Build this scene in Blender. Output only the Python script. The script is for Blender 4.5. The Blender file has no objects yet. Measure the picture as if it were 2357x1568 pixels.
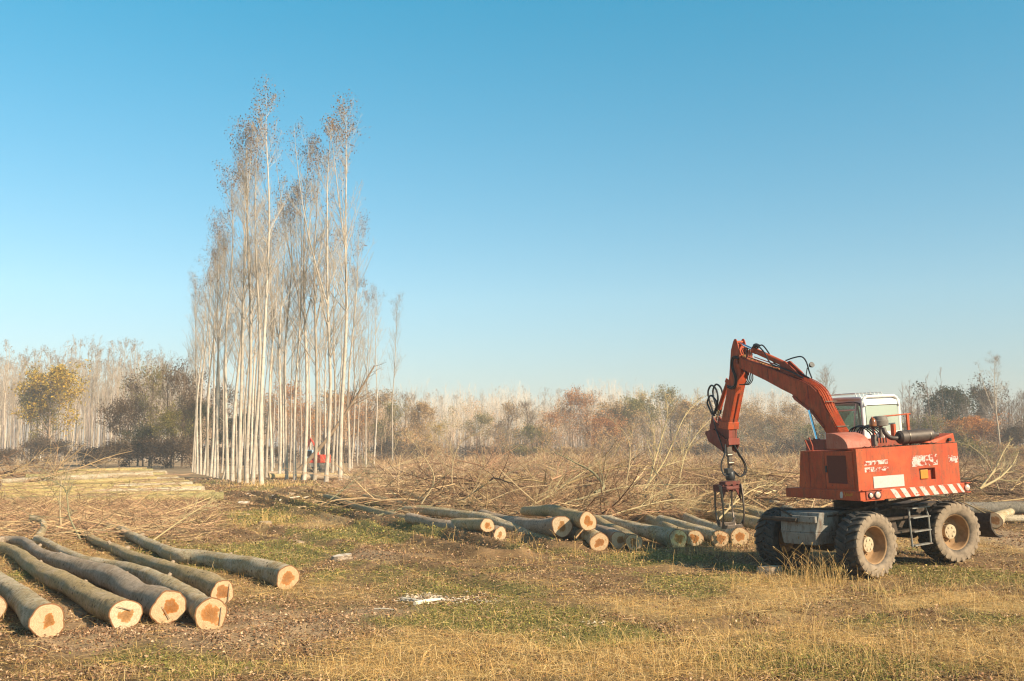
import bpy, bmesh, math, random
import numpy as np
from mathutils import Matrix, Vector

# ------------------------------------------------------------------ camera, world, sun, exposure
SC = bpy.context.scene
COL = SC.collection
F, CX, CY, HZ, H = 2291., 1178.5, 784., 1038., 2.4      # focal length and centre of a 2357-wide frame, eye height
TH = math.atan((HZ - CY) / F)
cam_d = bpy.data.cameras.new('camera'); cam = bpy.data.objects.new('camera', cam_d); COL.objects.link(cam)
cam_d.sensor_width = 36.; cam_d.lens = F / 2357. * 36.
cam_d.clip_start = .1; cam_d.clip_end = 8000.
cam.location = (0, 0, H); cam.rotation_euler = (math.pi / 2 + TH, 0, 0)
SC.camera = cam

SUN_AZ = (0.80, -0.60); SUN_EL = math.radians(31)
W = bpy.data.worlds.new('World'); SC.world = W; W.use_nodes = True
nt = W.node_tree; nt.nodes.clear()
out = nt.nodes.new('ShaderNodeOutputWorld'); bg = nt.nodes.new('ShaderNodeBackground')
sky = nt.nodes.new('ShaderNodeTexSky'); sky.sky_type = 'NISHITA'; sky.sun_disc = False
sky.sun_elevation = SUN_EL; sky.sun_rotation = math.atan2(SUN_AZ[0], SUN_AZ[1])
sky.altitude = 0; sky.air_density = 1.0; sky.dust_density = 0.6; sky.ozone_density = 1.0
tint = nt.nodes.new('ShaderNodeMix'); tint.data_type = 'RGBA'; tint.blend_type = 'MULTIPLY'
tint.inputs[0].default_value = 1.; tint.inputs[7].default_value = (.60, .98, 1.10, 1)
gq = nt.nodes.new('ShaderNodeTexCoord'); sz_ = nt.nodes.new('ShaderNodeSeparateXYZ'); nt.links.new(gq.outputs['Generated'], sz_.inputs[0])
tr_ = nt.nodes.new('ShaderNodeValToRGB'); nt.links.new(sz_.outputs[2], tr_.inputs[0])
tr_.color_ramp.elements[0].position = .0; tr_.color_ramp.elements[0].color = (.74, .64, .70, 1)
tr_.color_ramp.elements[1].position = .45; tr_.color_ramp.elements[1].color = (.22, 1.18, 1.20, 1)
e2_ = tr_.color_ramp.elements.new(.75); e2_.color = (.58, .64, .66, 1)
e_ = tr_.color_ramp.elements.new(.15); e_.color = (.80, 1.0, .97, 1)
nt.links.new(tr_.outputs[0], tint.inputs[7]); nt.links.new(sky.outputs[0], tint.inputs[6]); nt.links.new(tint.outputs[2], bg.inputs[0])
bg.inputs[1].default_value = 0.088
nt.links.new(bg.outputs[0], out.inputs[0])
sl = bpy.data.lights.new('sun', 'SUN'); sl.energy = 5.0; sl.angle = math.radians(.6); sl.color = (1., .83, .60)
so = bpy.data.objects.new('sun', sl); COL.objects.link(so)
sd = Vector((SUN_AZ[0] * math.cos(SUN_EL), SUN_AZ[1] * math.cos(SUN_EL), math.sin(SUN_EL)))
so.rotation_euler = sd.to_track_quat('Z', 'Y').to_euler()
SC.view_settings.view_transform = 'Standard'; SC.view_settings.look = 'None'
SC.view_settings.exposure = 0.85; SC.view_settings.gamma = 1.0
SC.cycles.max_bounces = 5; SC.cycles.transparent_max_bounces = 8; SC.cycles.volume_bounces = 0
SC.cycles.use_denoising = True; SC.cycles.filter_width = 1.2; SC.cycles.sample_clamp_indirect = 4

RNG = np.random.default_rng(7)
random.seed(7)

# ------------------------------------------------------------------ where things stand: a ray of the frame meets a height or a depth
def ray(u, v):
    a = (u - CX) / F; b = (CY - v) / F
    d = np.array([a, math.cos(TH) - b * math.sin(TH), math.sin(TH) + b * math.cos(TH)])
    return d / d[1]
def G(u, v, z=0.):
    d = ray(u, v); return np.array([0, 0, H]) + d * ((z - H) / d[2])
def D(u, v, y):
    return np.array([0, 0, H]) + ray(u, v) * y
def crop(c, x, y):                       # a point of an enlarged detail -> frame
    x0, y0, s = c; return (x0 + x / s) * .9207, (y0 + y / s) * .9207
def GD(y): return HZ + F * H / y          # frame row of flat ground at depth y

# ------------------------------------------------------------------ noise
def _hash(ix, iy, s):
    n = (ix.astype(np.int64) * 374761393 + iy.astype(np.int64) * 668265263 + s * 982451653) & 0xffffffff
    n = ((n ^ (n >> 13)) * 1274126177) & 0xffffffff
    n = (n ^ (n >> 16)) & 0xffff
    return n / 65535.
def vnoise(x, y, sc, s=0):
    x = np.asarray(x, float) / sc; y = np.asarray(y, float) / sc
    ix = np.floor(x); iy = np.floor(y); fx = x - ix; fy = y - iy
    fx = fx * fx * (3 - 2 * fx); fy = fy * fy * (3 - 2 * fy)
    a = _hash(ix, iy, s); b = _hash(ix + 1, iy, s); c = _hash(ix, iy + 1, s); d = _hash(ix + 1, iy + 1, s)
    return (a + (b - a) * fx) * (1 - fy) + (c + (d - c) * fx) * fy
def fbm(x, y, sc, s=0, o=4):
    t = 0; a = .5; w = 0
    for k in range(o):
        t = t + a * vnoise(x, y, sc / 2 ** k, s + 17 * k); w += a; a *= .5
    return t / w

# ------------------------------------------------------------------ terrain
def seg_dist(x, y, a, b):
    ax, ay = a[0], a[1]; dx, dy = b[0] - ax, b[1] - ay; L2 = dx * dx + dy * dy
    t = np.clip(((x - ax) * dx + (y - ay) * dy) / L2, 0, 1)
    return np.hypot(x - ax - t * dx, y - ay - t * dy), t
RUTS = [(G(560, 1140), G(1120, 1275)), (G(655, 1128), G(1300, 1262)), (G(500, 1190), G(1180, 1370)), (G(1250, 1500), G(2300, 1370))]
def blob(u, v, du, dv):
    g = G(u, v); return (g[0], g[1], du * g[1] / F, dv * g[1] ** 2 / (F * H))
def blobs(x, y, L):
    t = np.zeros_like(x)
    for (bx, by, rx, ry) in L: t = np.maximum(t, np.exp(-(((x - bx) / rx) ** 2 + ((y - by) / ry) ** 2)))
    return t
GREEN = [blob(640, 1180, 150, 40), blob(620, 1275, 170, 45), blob(1000, 1340, 300, 40), blob(1130, 1420, 420, 50), blob(1600, 1340, 140, 30),
         blob(300, 1530, 240, 30), blob(860, 1230, 200, 20), blob(640, 1118, 60, 10), blob(1390, 1470, 200, 30), blob(560, 1105, 120, 8),
         blob(2120, 1330, 220, 16), blob(2290, 1430, 120, 50), blob(1480, 1290, 200, 14), blob(1950, 1540, 350, 30), blob(760, 1330, 60, 30), blob(20, 1340, 50, 60)]
STRAW = [blob(1700, 1400, 330, 30), blob(1500, 1530, 420, 45), blob(1900, 1470, 420, 50), blob(900, 1540, 300, 30), blob(1780, 1350, 160, 30),
         blob(1100, 1500, 260, 30), blob(2200, 1380, 200, 25), blob(2250, 1500, 160, 60), blob(1300, 1110, 500, 40)]
SOIL = [blob(600, 1450, 330, 60), blob(200, 1480, 200, 50), blob(860, 1410, 160, 26), blob(300, 1400, 200, 60), blob(560, 1108, 60, 8), blob(880, 1280, 200, 20), blob(1400, 1190, 700, 50), blob(200, 1180, 300, 60), blob(2350, 1240, 150, 90)]
def terrain(x, y):
    x = np.asarray(x, float); y = np.asarray(y, float)
    r = np.hypot(x, y)
    fade = np.clip(1 - (r - 90) / 120, .15, 1)
    h = (fbm(x, y, 9, 3, 3) - .5) * .16 * fade
    near = np.clip(1 - (r - 30) / 40, 0, 1)
    h = h + (fbm(x, y, 1.3, 5, 3) - .5) * .15 * near + (fbm(x, y, .35, 9, 2) - .5) * .045 * np.clip(1 - (r - 16) / 20, 0, 1)
    for k, (a, b) in enumerate(RUTS):
        d, t = seg_dist(x + (fbm(x, y, 4, 31) - .5) * 1.2, y, a, b)
        amp = (.26, .24, .09, .06)[k]
        h = h - amp * np.exp(-(d / .3) ** 2) + amp * .8 * np.exp(-((d - .6) / .25) ** 2)
    sb = blobs(x, y, SOIL); h = h + sb * (fbm(x, y, .45, 19, 3) - .5) * .12 * np.clip(1 - (r - 14) / 7, 0, 1)
    # level pad under the machine, rising to its right
    d2 = ((x - 7.2) ** 2 + (y - 20.8) ** 2)
    w = np.exp(-(d2 / 7.5) ** 2)
    tilt = -.0 + ((x - 6.85) * .85 + (y - 19.4) * .5) * .052
    h = h * (1 - w) + w * tilt
    w2 = np.exp(-(((x - 5.2) ** 2 + (y - 21.) ** 2) / 1.4) ** 2); h = h * (1 - w2) + w2 * (-.02)
    return h
def tz(x, y): return float(terrain(np.array([x]), np.array([y]))[0])

# ------------------------------------------------------------------ object helpers
def mesh_np(name, V, Q=None, T=None, smooth=False, attrs=None):
    V = np.asarray(V, np.float32).reshape(-1, 3)
    Q = np.zeros((0, 4), np.int32) if Q is None else np.asarray(Q, np.int32).reshape(-1, 4)
    T = np.zeros((0, 3), np.int32) if T is None else np.asarray(T, np.int32).reshape(-1, 3)
    m = bpy.data.meshes.new(name)
    m.vertices.add(len(V)); m.vertices.foreach_set('co', V.ravel())
    nl = len(Q) * 4 + len(T) * 3
    m.loops.add(nl); m.loops.foreach_set('vertex_index', np.concatenate([Q.ravel(), T.ravel()]).astype(np.int32))
    m.polygons.add(len(Q) + len(T))
    st = np.concatenate([np.arange(len(Q)) * 4, len(Q) * 4 + np.arange(len(T)) * 3]).astype(np.int32)
    m.polygons.foreach_set('loop_start', st)
    m.polygons.foreach_set('use_smooth', np.full(len(Q) + len(T), smooth))
    for k, (typ, arr) in (attrs or {}).items():
        at = m.attributes.new(k, typ, 'POINT')
        at.data.foreach_set('color' if typ == 'FLOAT_COLOR' else 'vector', np.asarray(arr, np.float32).ravel())
    m.update(calc_edges=True); m.validate()
    return m
def ob(name, mesh, mat=None, parent=None):
    o = bpy.data.objects.new(name, mesh); COL.objects.link(o)
    if mat is not None and mesh is not None and not mesh.materials: mesh.materials.append(mat)
    if parent is not None: o.parent = parent
    return o
def tag(o, label, cat, group=None):
    o['label'] = label; o['category'] = cat
    if group: o['group'] = group
    return o
def thing(name, label, cat, loc=(0, 0, 0), rot=(0, 0, 0), group=None):
    o = bpy.data.objects.new(name, None); COL.objects.link(o); o.location = loc; o.rotation_euler = rot
    return tag(o, label, cat, group)
def kindof(o, kind): o['kind'] = kind; return o
def copy_tree(o, parent=None):
    c = o.copy(); COL.objects.link(c)
    if parent is not None: c.parent = parent
    for ch in list(o.children): copy_tree(ch, c)
    return c

class MB:
    def __init__(s): s.v = []; s.f = []
    def raw(s, v, f):
        n = len(s.v); s.v += [tuple(map(float, p)) for p in v]; s.f += [tuple(i + n for i in q) for q in f]; return s
    def hexa(s, p):      # 8 points: bottom 4 then top 4
        return s.raw(p, [(0, 3, 2, 1), (4, 5, 6, 7), (0, 1, 5, 4), (1, 2, 6, 5), (2, 3, 7, 6), (3, 0, 4, 7)])
    def box(s, x0, x1, y0, y1, z0, z1):
        return s.hexa([(x0, y0, z0), (x1, y0, z0), (x1, y1, z0), (x0, y1, z0), (x0, y0, z1), (x1, y0, z1), (x1, y1, z1), (x0, y1, z1)])
    def prism(s, poly, a, b, ax=0):  # polygon in the two other axes, extruded a..b along ax
        n = len(poly)
        def P(q, t): return (t, q[0], q[1]) if ax == 0 else (q[0], t, q[1]) if ax == 1 else (q[0], q[1], t)
        v = [P(q, a) for q in poly] + [P(q, b) for q in poly]
        f = [tuple(range(n)), tuple(range(2 * n - 1, n - 1, -1))] + [(i, i + n, (i + 1) % n + n, (i + 1) % n) for i in range(n)]
        return s.raw(v, f)
    def tube(s, pts, r, n=10, caps=True):
        pts = [Vector(p) for p in pts]; K = len(pts)
        rs = r if isinstance(r, (list, tuple)) else [r] * K
        v = []; ref = None
        for i in range(K):
            t = (pts[min(i + 1, K - 1)] - pts[max(i - 1, 0)]).normalized()
            if ref is None:
                ref = Vector((0, 0, 1)) if abs(t.z) < .9 else Vector((1, 0, 0))
            a = (ref - t * ref.dot(t)).normalized(); b = t.cross(a); ref = a
            for k in range(n):
                w = 2 * math.pi * k / n; v.append(pts[i] + (a * math.cos(w) + b * math.sin(w)) * rs[i])
        f = [(i * n + k, i * n + (k + 1) % n, (i + 1) * n + (k + 1) % n, (i + 1) * n + k) for i in range(K - 1) for k in range(n)]
        if caps: f += [tuple(range(n - 1, -1, -1)), tuple(range((K - 1) * n, K * n))]
        return s.raw(v, f)
    def lathe(s, prof, c, axis, n=32):   # prof: (along, radius)
        axis = Vector(axis).normalized(); c = Vector(c)
        ref = Vector((0, 0, 1)) if abs(axis.z) < .9 else Vector((1, 0, 0))
        a = (ref - axis * ref.dot(axis)).normalized(); b = axis.cross(a); v = []
        for (h, r) in prof:
            for k in range(n):
                w = 2 * math.pi * k / n; v.append(c + axis * h + (a * math.cos(w) + b * math.sin(w)) * max(r, 1e-4))
        K = len(prof)
        f = [(i * n + k, i * n + (k + 1) % n, (i + 1) * n + (k + 1) % n, (i + 1) * n + k) for i in range(K - 1) for k in range(n)]
        return s.raw(v, f)
    def xf(s, M): s.v = [tuple(M @ Vector(p)) for p in s.v]; return s
    def build(s, name, mat, parent=None, smooth=False, bevel=0., label=None, M=None):
        if M is not None: s.xf(M)
        m = bpy.data.meshes.new(name); m.from_pydata(s.v, [], s.f)
        bm = bmesh.new(); bm.from_mesh(m); bmesh.ops.recalc_face_normals(bm, faces=bm.faces); bm.to_mesh(m); bm.free()
        if smooth:
            for p in m.polygons: p.use_smooth = True
        o = ob(name, m, mat, parent)
        if smooth:
            try: m.set_sharp_from_angle(angle=math.radians(35))
            except Exception: pass
        if bevel:
            b = o.modifiers.new('bevel', 'BEVEL'); b.width = bevel; b.segments = 2; b.limit_method = 'ANGLE'; b.angle_limit = math.radians(40)
        if label: o['label'] = label
        return o

def smooth_path(pts, n=6):
    pts = [Vector(p) for p in pts]
    P = [pts[0] * 2 - pts[1]] + pts + [pts[-1] * 2 - pts[-2]]; r = []
    for i in range(1, len(P) - 2):
        for k in range(n):
            t = k / n; a, b, c, d = P[i - 1], P[i], P[i + 1], P[i + 2]
            r.append(.5 * ((2 * b) + (c - a) * t + (2 * a - 5 * b + 4 * c - d) * t * t + (3 * b - a - 3 * c + d) * t ** 3))
    r.append(pts[-1]); return r

# ------------------------------------------------------------------ branches, vectorised
def tubes(P, R, s=4):
    N, K, _ = P.shape
    Tn = np.empty_like(P); Tn[:, 1:-1] = P[:, 2:] - P[:, :-2]; Tn[:, 0] = P[:, 1] - P[:, 0]; Tn[:, -1] = P[:, -1] - P[:, -2]
    Tn /= np.linalg.norm(Tn, axis=2, keepdims=True) + 1e-9
    m = np.abs(Tn[:, 0, 2]) < .8
    ref = np.where(m[:, None], np.array([0, 0, 1.]), np.array([1., 0, 0]))[:, None, :]
    A = ref - Tn * (ref * Tn).sum(2, keepdims=True); A /= np.linalg.norm(A, axis=2, keepdims=True) + 1e-9
    B = np.cross(Tn, A)
    w = np.arange(s) * 2 * np.pi / s
    V = P[:, :, None, :] + R[:, :, None, None] * (A[:, :, None, :] * np.cos(w)[None, None, :, None] + B[:, :, None, :] * np.sin(w)[None, None, :, None])
    base = (np.arange(N)[:, None, None] * K + np.arange(K - 1)[None, :, None]) * s
    k = np.arange(s)[None, None, :]; k2 = (k + 1) % s
    Q = np.stack([base + k, base + k2, base + s + k2, base + s + k], -1)
    return V.reshape(-1, 3), Q.reshape(-1, 4)
def merge(lst):
    V = []; Q = []; n = 0
    for v, q in lst:
        V.append(v); Q.append(q + n); n += len(v)
    return np.concatenate(V), np.concatenate(Q)
def spawn(P, R, n, t0, t1, ang, angj, lf, up, wig, K, rng, rf=.5, rmin=.004, tip=.3, side=None):
    N, Kp, _ = P.shape
    idx = np.repeat(np.arange(N), n); M = len(idx)
    t = rng.uniform(t0, t1, M); x = t * (Kp - 1); i = np.minimum(x.astype(int), Kp - 2); f = (x - i)[:, None]
    p0 = P[idx, i] * (1 - f) + P[idx, i + 1] * f
    d = P[idx, i + 1] - P[idx, i]; d /= np.linalg.norm(d, axis=1, keepdims=True) + 1e-9
    r0 = R[idx, i] * (1 - f[:, 0]) + R[idx, i + 1] * f[:, 0]
    plen = np.linalg.norm(np.diff(P, axis=1), axis=2).sum(1)[idx]
    q = rng.normal(size=(M, 3)); q -= d * (q * d).sum(1, keepdims=True); q /= np.linalg.norm(q, axis=1, keepdims=True) + 1e-9
    a = np.radians(ang + rng.normal(size=M) * angj)[:, None]
    d = d * np.cos(a) + q * np.sin(a)
    L = lf(t, plen) * rng.uniform(.65, 1.25, M)
    pts = np.empty((M, K, 3)); pts[:, 0] = p0; st = (L / (K - 1))[:, None]
    for k in range(1, K):
        d = d + np.array([0, 0, up / (K - 1)]) + rng.normal(size=(M, 3)) * wig
        d /= np.linalg.norm(d, axis=1, keepdims=True)
        pts[:, k] = pts[:, k - 1] + d * st
    rr = np.maximum(np.minimum(r0 * rf, L * .016 + .003), rmin)
    R2 = np.maximum(rr[:, None] * np.linspace(1, tip, K)[None, :], rmin * .8)
    return pts, R2

# ------------------------------------------------------------------ materials
def mat(name):
    m = bpy.data.materials.new(name); m.use_nodes = True; n = m.node_tree.nodes; b = n['Principled BSDF']
    b.inputs['Specular IOR Level'].default_value = .3
    return m, m.node_tree, b
def ramp(nt, fac, stops, interp='LINEAR'):
    r = nt.nodes.new('ShaderNodeValToRGB'); r.color_ramp.interpolation = interp
    e = r.color_ramp.elements
    while len(e) < len(stops): e.new(.5)
    for k, (p, c) in enumerate(stops): e[k].position = p; e[k].color = (*c, 1)
    nt.links.new(fac, r.inputs[0]); return r.outputs[0]
def noise(nt, vec, sc, det=5, rough=.6, dist=0):
    n = nt.nodes.new('ShaderNodeTexNoise'); n.inputs['Scale'].default_value = sc; n.inputs['Detail'].default_value = det
    n.inputs['Roughness'].default_value = rough; n.inputs['Distortion'].default_value = dist
    if vec is not None: nt.links.new(vec, n.inputs['Vector'])
    return n.outputs['Fac']
def mapping(nt, vec, sc=(1, 1, 1)):
    m = nt.nodes.new('ShaderNodeMapping'); m.inputs['Scale'].default_value = sc; nt.links.new(vec, m.inputs[0]); return m.outputs[0]
def tc(nt, k='Object'): return nt.nodes.new('ShaderNodeTexCoord').outputs[k]
def geo(nt): return nt.nodes.new('ShaderNodeNewGeometry').outputs['Position']
def attr(nt, k, o='Vector'):
    a = nt.nodes.new('ShaderNodeAttribute'); a.attribute_name = k; return a.outputs[o]
def mixc(nt, fac, a, b, mode='MIX'):
    m = nt.nodes.new('ShaderNodeMix'); m.data_type = 'RGBA'; m.blend_type = mode
    for s, val in ((0, fac), (6, a), (7, b)):
        if isinstance(val, (int, float)): m.inputs[s].default_value = val
        elif isinstance(val, tuple): m.inputs[s].default_value = (*val, 1)
        else: nt.links.new(val, m.inputs[s])
    return m.outputs[2]
def math_(nt, op, a, b=None):
    m = nt.nodes.new('ShaderNodeMath'); m.operation = op
    for s, val in ((0, a), (1, b)):
        if val is None: continue
        if isinstance(val, (int, float)): m.inputs[s].default_value = val
        else: nt.links.new(val, m.inputs[s])
    return m.outputs[0]
def bump(nt, b, h, st=.3, dist=.02):
    n = nt.nodes.new('ShaderNodeBump'); n.inputs['Strength'].default_value = st; n.inputs['Distance'].default_value = dist
    nt.links.new(h, n.inputs['Height']); nt.links.new(n.outputs[0], b.inputs['Normal'])
def objrand(nt): return nt.nodes.new('ShaderNodeObjectInfo').outputs['Random']

def simple(name, c, rough=.6, metal=0., var=.25, sc=8, spec=.3):
    m, t, b = mat(name)
    f = noise(t, tc(t), sc, 6, .65)
    col = ramp(t, f, [(.3, tuple(x * (1 - var) for x in c)), (.7, tuple(min(1, x * (1 + var)) for x in c))])
    t.links.new(col, b.inputs['Base Color']); b.inputs['Roughness'].default_value = rough; b.inputs['Metallic'].default_value = metal
    b.inputs['Specular IOR Level'].default_value = spec
    bump(t, b, noise(t, tc(t), sc * 4, 4), .15, .01)
    return m
def paint(name, c, dirt=(.20, .13, .08), amt=.5, rough=.42, chip=(.12, .07, .05), fade=None):
    m, t, b = mat(name); co = tc(t)
    f1 = noise(t, co, 2.2, 6, .65)
    c2 = fade or tuple(min(1, x * 1.25 + .03) for x in c)
    base = mixc(t, ramp(t, f1, [(.35, (0, 0, 0)), (.7, (1, 1, 1))]), c, c2)
    f2 = noise(t, mapping(t, co, (1, 1, .35)), 9, 7, .75)
    base = mixc(t, ramp(t, f2, [(.47, (0, 0, 0)), (.68, (amt, amt, amt))]), base, dirt)
    f4 = noise(t, mapping(t, co, (9, 9, 1.1)), 1.6, 5, .7); base = mixc(t, ramp(t, f4, [(.56, (0, 0, 0)), (.72, (amt * .7,) * 3)]), base, tuple(x * .55 for x in c))
    f3 = noise(t, co, 26, 3, .5)
    base = mixc(t, ramp(t, f3, [(.655, (0, 0, 0)), (.69, (.85, .85, .85))]), base, chip)
    t.links.new(base, b.inputs['Base Color'])
    t.links.new(ramp(t, f2, [(.3, (rough,) * 3), (.8, (.85,) * 3)]), b.inputs['Roughness'])
    bump(t, b, f2, .08, .01)
    return m
def colattr(name, rough=.8, trans=0., spec=.15, tone=None):
    m, t, b = mat(name); c = attr(t, 'col', 'Color')
    if tone: c = mixc(t, 1., c, tone, 'MULTIPLY')
    t.links.new(c, b.inputs['Base Color'])
    b.inputs['Roughness'].default_value = rough; b.inputs['Specular IOR Level'].default_value = spec
    if trans:
        tr = t.nodes.new('ShaderNodeBsdfTranslucent'); t.links.new(c, tr.inputs[0]); mx = t.nodes.new('ShaderNodeMixShader')
        mx.inputs[0].default_value = trans; t.links.new(b.outputs[0], mx.inputs[1]); t.links.new(tr.outputs[0], mx.inputs[2])
        t.links.new(mx.outputs[0], t.nodes['Material Output'].inputs[0])
    return m
def leafmat(name, cols, trans=.3):
    m, t, b = mat(name)
    f = noise(t, geo(t), 1.1, 3, .7); g = t.nodes.new('ShaderNodeTexWhiteNoise'); t.links.new(mapping(t, geo(t), (3, 3, 3)), g.inputs[0])
    f = math_(t, 'ADD', math_(t, 'MULTIPLY', f, .75), math_(t, 'MULTIPLY', g.outputs[0], .25))
    n = len(cols); c = ramp(t, f, [(.3 + .4 * k / (n - 1), cols[k]) for k in range(n)])
    t.links.new(c, b.inputs['Base Color']); b.inputs['Roughness'].default_value = .8; b.inputs['Specular IOR Level'].default_value = .1
    tr = t.nodes.new('ShaderNodeBsdfTranslucent'); t.links.new(c, tr.inputs[0]); mx = t.nodes.new('ShaderNodeMixShader')
    mx.inputs[0].default_value = trans; t.links.new(b.outputs[0], mx.inputs[1]); t.links.new(tr.outputs[0], mx.inputs[2])
    t.links.new(mx.outputs[0], t.nodes['Material Output'].inputs[0])
    return m

def bark_log(name, grey, olive, oliveamt=.5):
    m, t, b = mat(name); v = attr(t, 'bk')
    rings = noise(t, mapping(t, v, (4, 4, 16)), 1.4, 6, .72, .6)
    big = noise(t, mapping(t, v, (1.5, 1.5, 1.2)), 1.4, 5, .65)
    vor = t.nodes.new('ShaderNodeTexVoronoi'); vor.inputs['Scale'].default_value = 5.5; t.links.new(mapping(t, v, (1, 1, .8)), vor.inputs[0])
    n1 = noise(t, mapping(t, v, (8, 8, 14)), 1.6, 8, .8)
    col = mixc(t, ramp(t, big, [(.5 - oliveamt * .25, (0, 0, 0)), (.72 - oliveamt * .25, (1, 1, 1))]), grey, olive)
    col = mixc(t, ramp(t, n1, [(.45, (.0,) * 3), (.62, (.55,) * 3)]), col, tuple(min(.8, x * 1.6) for x in grey))
    col = mixc(t, ramp(t, noise(t, mapping(t, v, (6, 6, 3)), 1.8, 7, .8, .8), [(.36, (.75,) * 3), (.48, (0, 0, 0))]), col, tuple(x * .35 for x in olive))
    col = mixc(t, ramp(t, rings, [(.36, (.85,) * 3), (.44, (0, 0, 0))]), col, tuple(x * .30 for x in grey))
    col = mixc(t, ramp(t, vor.outputs['Distance'], [(.08, (.95,) * 3), (.17, (0, 0, 0))]), col, tuple(x * .22 for x in olive))
    t.links.new(col, b.inputs['Base Color']); b.inputs['Roughness'].default_value = .75
    hgt = math_(t, 'ADD', math_(t, 'MULTIPLY', rings, .6), n1)
    bump(t, b, hgt, 1., .05)
    return m
def cut_mat(name, cream=(.57, .42, .255), heart=(.42, .15, .03), hr=.42):
    m, t, b = mat(name); v = attr(t, 'cf')
    sx = t.nodes.new('ShaderNodeSeparateXYZ'); t.links.new(v, sx.inputs[0])
    xy = t.nodes.new('ShaderNodeCombineXYZ'); t.links.new(sx.outputs[0], xy.inputs[0]); t.links.new(sx.outputs[1], xy.inputs[1])
    ln = t.nodes.new('ShaderNodeVectorMath'); ln.operation = 'LENGTH'; t.links.new(xy.outputs[0], ln.inputs[0])
    n1 = noise(t, v, 1.5, 2, .5); n2 = noise(t, v, 7, 5, .7)
    rr = math_(t, 'ADD', ln.outputs['Value'], math_(t, 'MULTIPLY', math_(t, 'SUBTRACT', n1, .5), 1.15))
    rr = math_(t, 'ADD', rr, math_(t, 'MULTIPLY', math_(t, 'SUBTRACT', n2, .5), .28))
    hot = ramp(t, rr, [(hr * .2, tuple(x * .65 for x in heart)), (hr * .8, tuple(x * .85 for x in heart)), (hr, tuple(x * 1.15 for x in heart)), (hr + .035, cream)])
    hot = mixc(t, .65, hot, ramp(t, noise(t, v, 11, 6, .8), [(.35, (.55, .5, .45)), (.6, (1.1, 1.1, 1.1))]), 'MULTIPLY')
    st = noise(t, mapping(t, v, (3, 40, 1)), 1, 4, .6)
    hot = mixc(t, ramp(t, st, [(.45, (0, 0, 0)), (.8, (.5,) * 3)]), hot, tuple(x * .6 for x in cream))
    ringn = math_(t, 'SINE', math_(t, 'MULTIPLY', ln.outputs['Value'], 70))
    hot = mixc(t, ramp(t, ringn, [(.3, (0, 0, 0)), (1., (.35,) * 3)]), hot, (.30, .16, .06))
    stn = noise(t, v, 2.6, 6, .75); hot = mixc(t, ramp(t, stn, [(.5, (0, 0, 0)), (.72, (.6,) * 3)]), hot, (.30, .19, .10))
    fs = noise(t, mapping(t, v, (30, 2.2, 1)), 1, 3, .5); hot = mixc(t, ramp(t, fs, [(.66, (0, 0, 0)), (.72, (.6,) * 3)]), hot, (.22, .12, .05))
    rim = ramp(t, ln.outputs['Value'], [(.90, (0, 0, 0)), (.945, (1, 1, 1))])
    hot = mixc(t, rim, hot, (.20, .09, .04))
    t.links.new(hot, b.inputs['Base Color']); b.inputs['Roughness'].default_value = .85; b.inputs['Specular IOR Level'].default_value = .15
    bump(t, b, st, .25, .01)
    return m

M = {}
M['log_grey'] = bark_log('bark_grey', (.64, .48, .33), (.44, .28, .12), .65)
M['log_olive'] = bark_log('bark_olive', (.50, .37, .23), (.42, .285, .11), .85)
M['log_dark'] = bark_log('bark_dark', (.42, .32, .23), (.32, .22, .13), .5)
M['log_peeled'] = bark_log('bark_yellow', (.48, .35, .17), (.34, .255, .09), .9)
M['log_peeled2'] = bark_log('bark_yellow_brown', (.34, .235, .13), (.22, .155, .07), .7); M['log_peeled3'] = bark_log('bark_green_yellow', (.42, .33, .16), (.27, .225, .085), .9)
M['log_pale'] = bark_log('bark_pale', (.52, .42, .30), (.40, .30, .17), .5)
M['log_shade'] = bark_log('bark_painted_shade', (.22, .19, .16), (.17, .14, .10), .5)  # shade on the log's facing side put into an even, darker bark colour
M['cut'] = cut_mat('cut_wood'); M['cut_b'] = cut_mat('cut_wood_small_heart', (.56, .41, .25), (.40, .16, .04), .34); M['cut_c'] = cut_mat('cut_wood_wide_heart', (.54, .38, .22), (.42, .17, .05), .52); M['cut_pale'] = cut_mat('cut_wood_pale', (.58, .45, .30), (.38, .18, .06), .36)
M['cut_warm'] = cut_mat('cut_wood_warm', (.60, .42, .25), (.38, .15, .045), .5)
M['chips'] = simple('wood_chips', (.78, .66, .50), .9, 0, .2, 20)

# ---- poplar bark (standing)
def bark_tree(name, c1, c2):
    m, t, b = mat(name); g = geo(t)
    n1 = noise(t, mapping(t, g, (3, 3, 1.4)), 1.5, 5, .7); rings = noise(t, mapping(t, g, (1, 1, 9)), 1.2, 4, .6)
    col = ramp(t, n1, [(.35, c2), (.6, c1)])
    col = mixc(t, ramp(t, rings, [(.30, (.5,) * 3), (.40, (0, 0, 0))]), col, tuple(x * .45 for x in c2))
    rn = objrand(t); col = mixc(t, 1., col, ramp(t, rn, [(0, (.72, .68, .62)), (.5, (.95, .93, .9)), (1, (1.15, 1.13, 1.1))]), 'MULTIPLY')
    t.links.new(col, b.inputs['Base Color']); b.inputs['Roughness'].default_value = .85; b.inputs['Specular IOR Level'].default_value = .1
    return m
M['poplar'] = bark_tree('poplar_bark', (.56, .485, .405), (.36, .30, .235))
M['poplar_far'] = bark_tree('far_poplar_bark', (.52, .43, .33), (.36, .27, .19))
M['twig_far'] = bark_tree('far_twig_bark', (.42, .30, .22), (.33, .22, .16))
M['bark_dk'] = bark_tree('dark_bark', (.30, .21, .14), (.17, .12, .08))
M['brush'] = colattr('brush_bark', .8); M['slash'] = colattr('slash_bark', .8, 0, .12, (.93, .86, .79))
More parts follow.
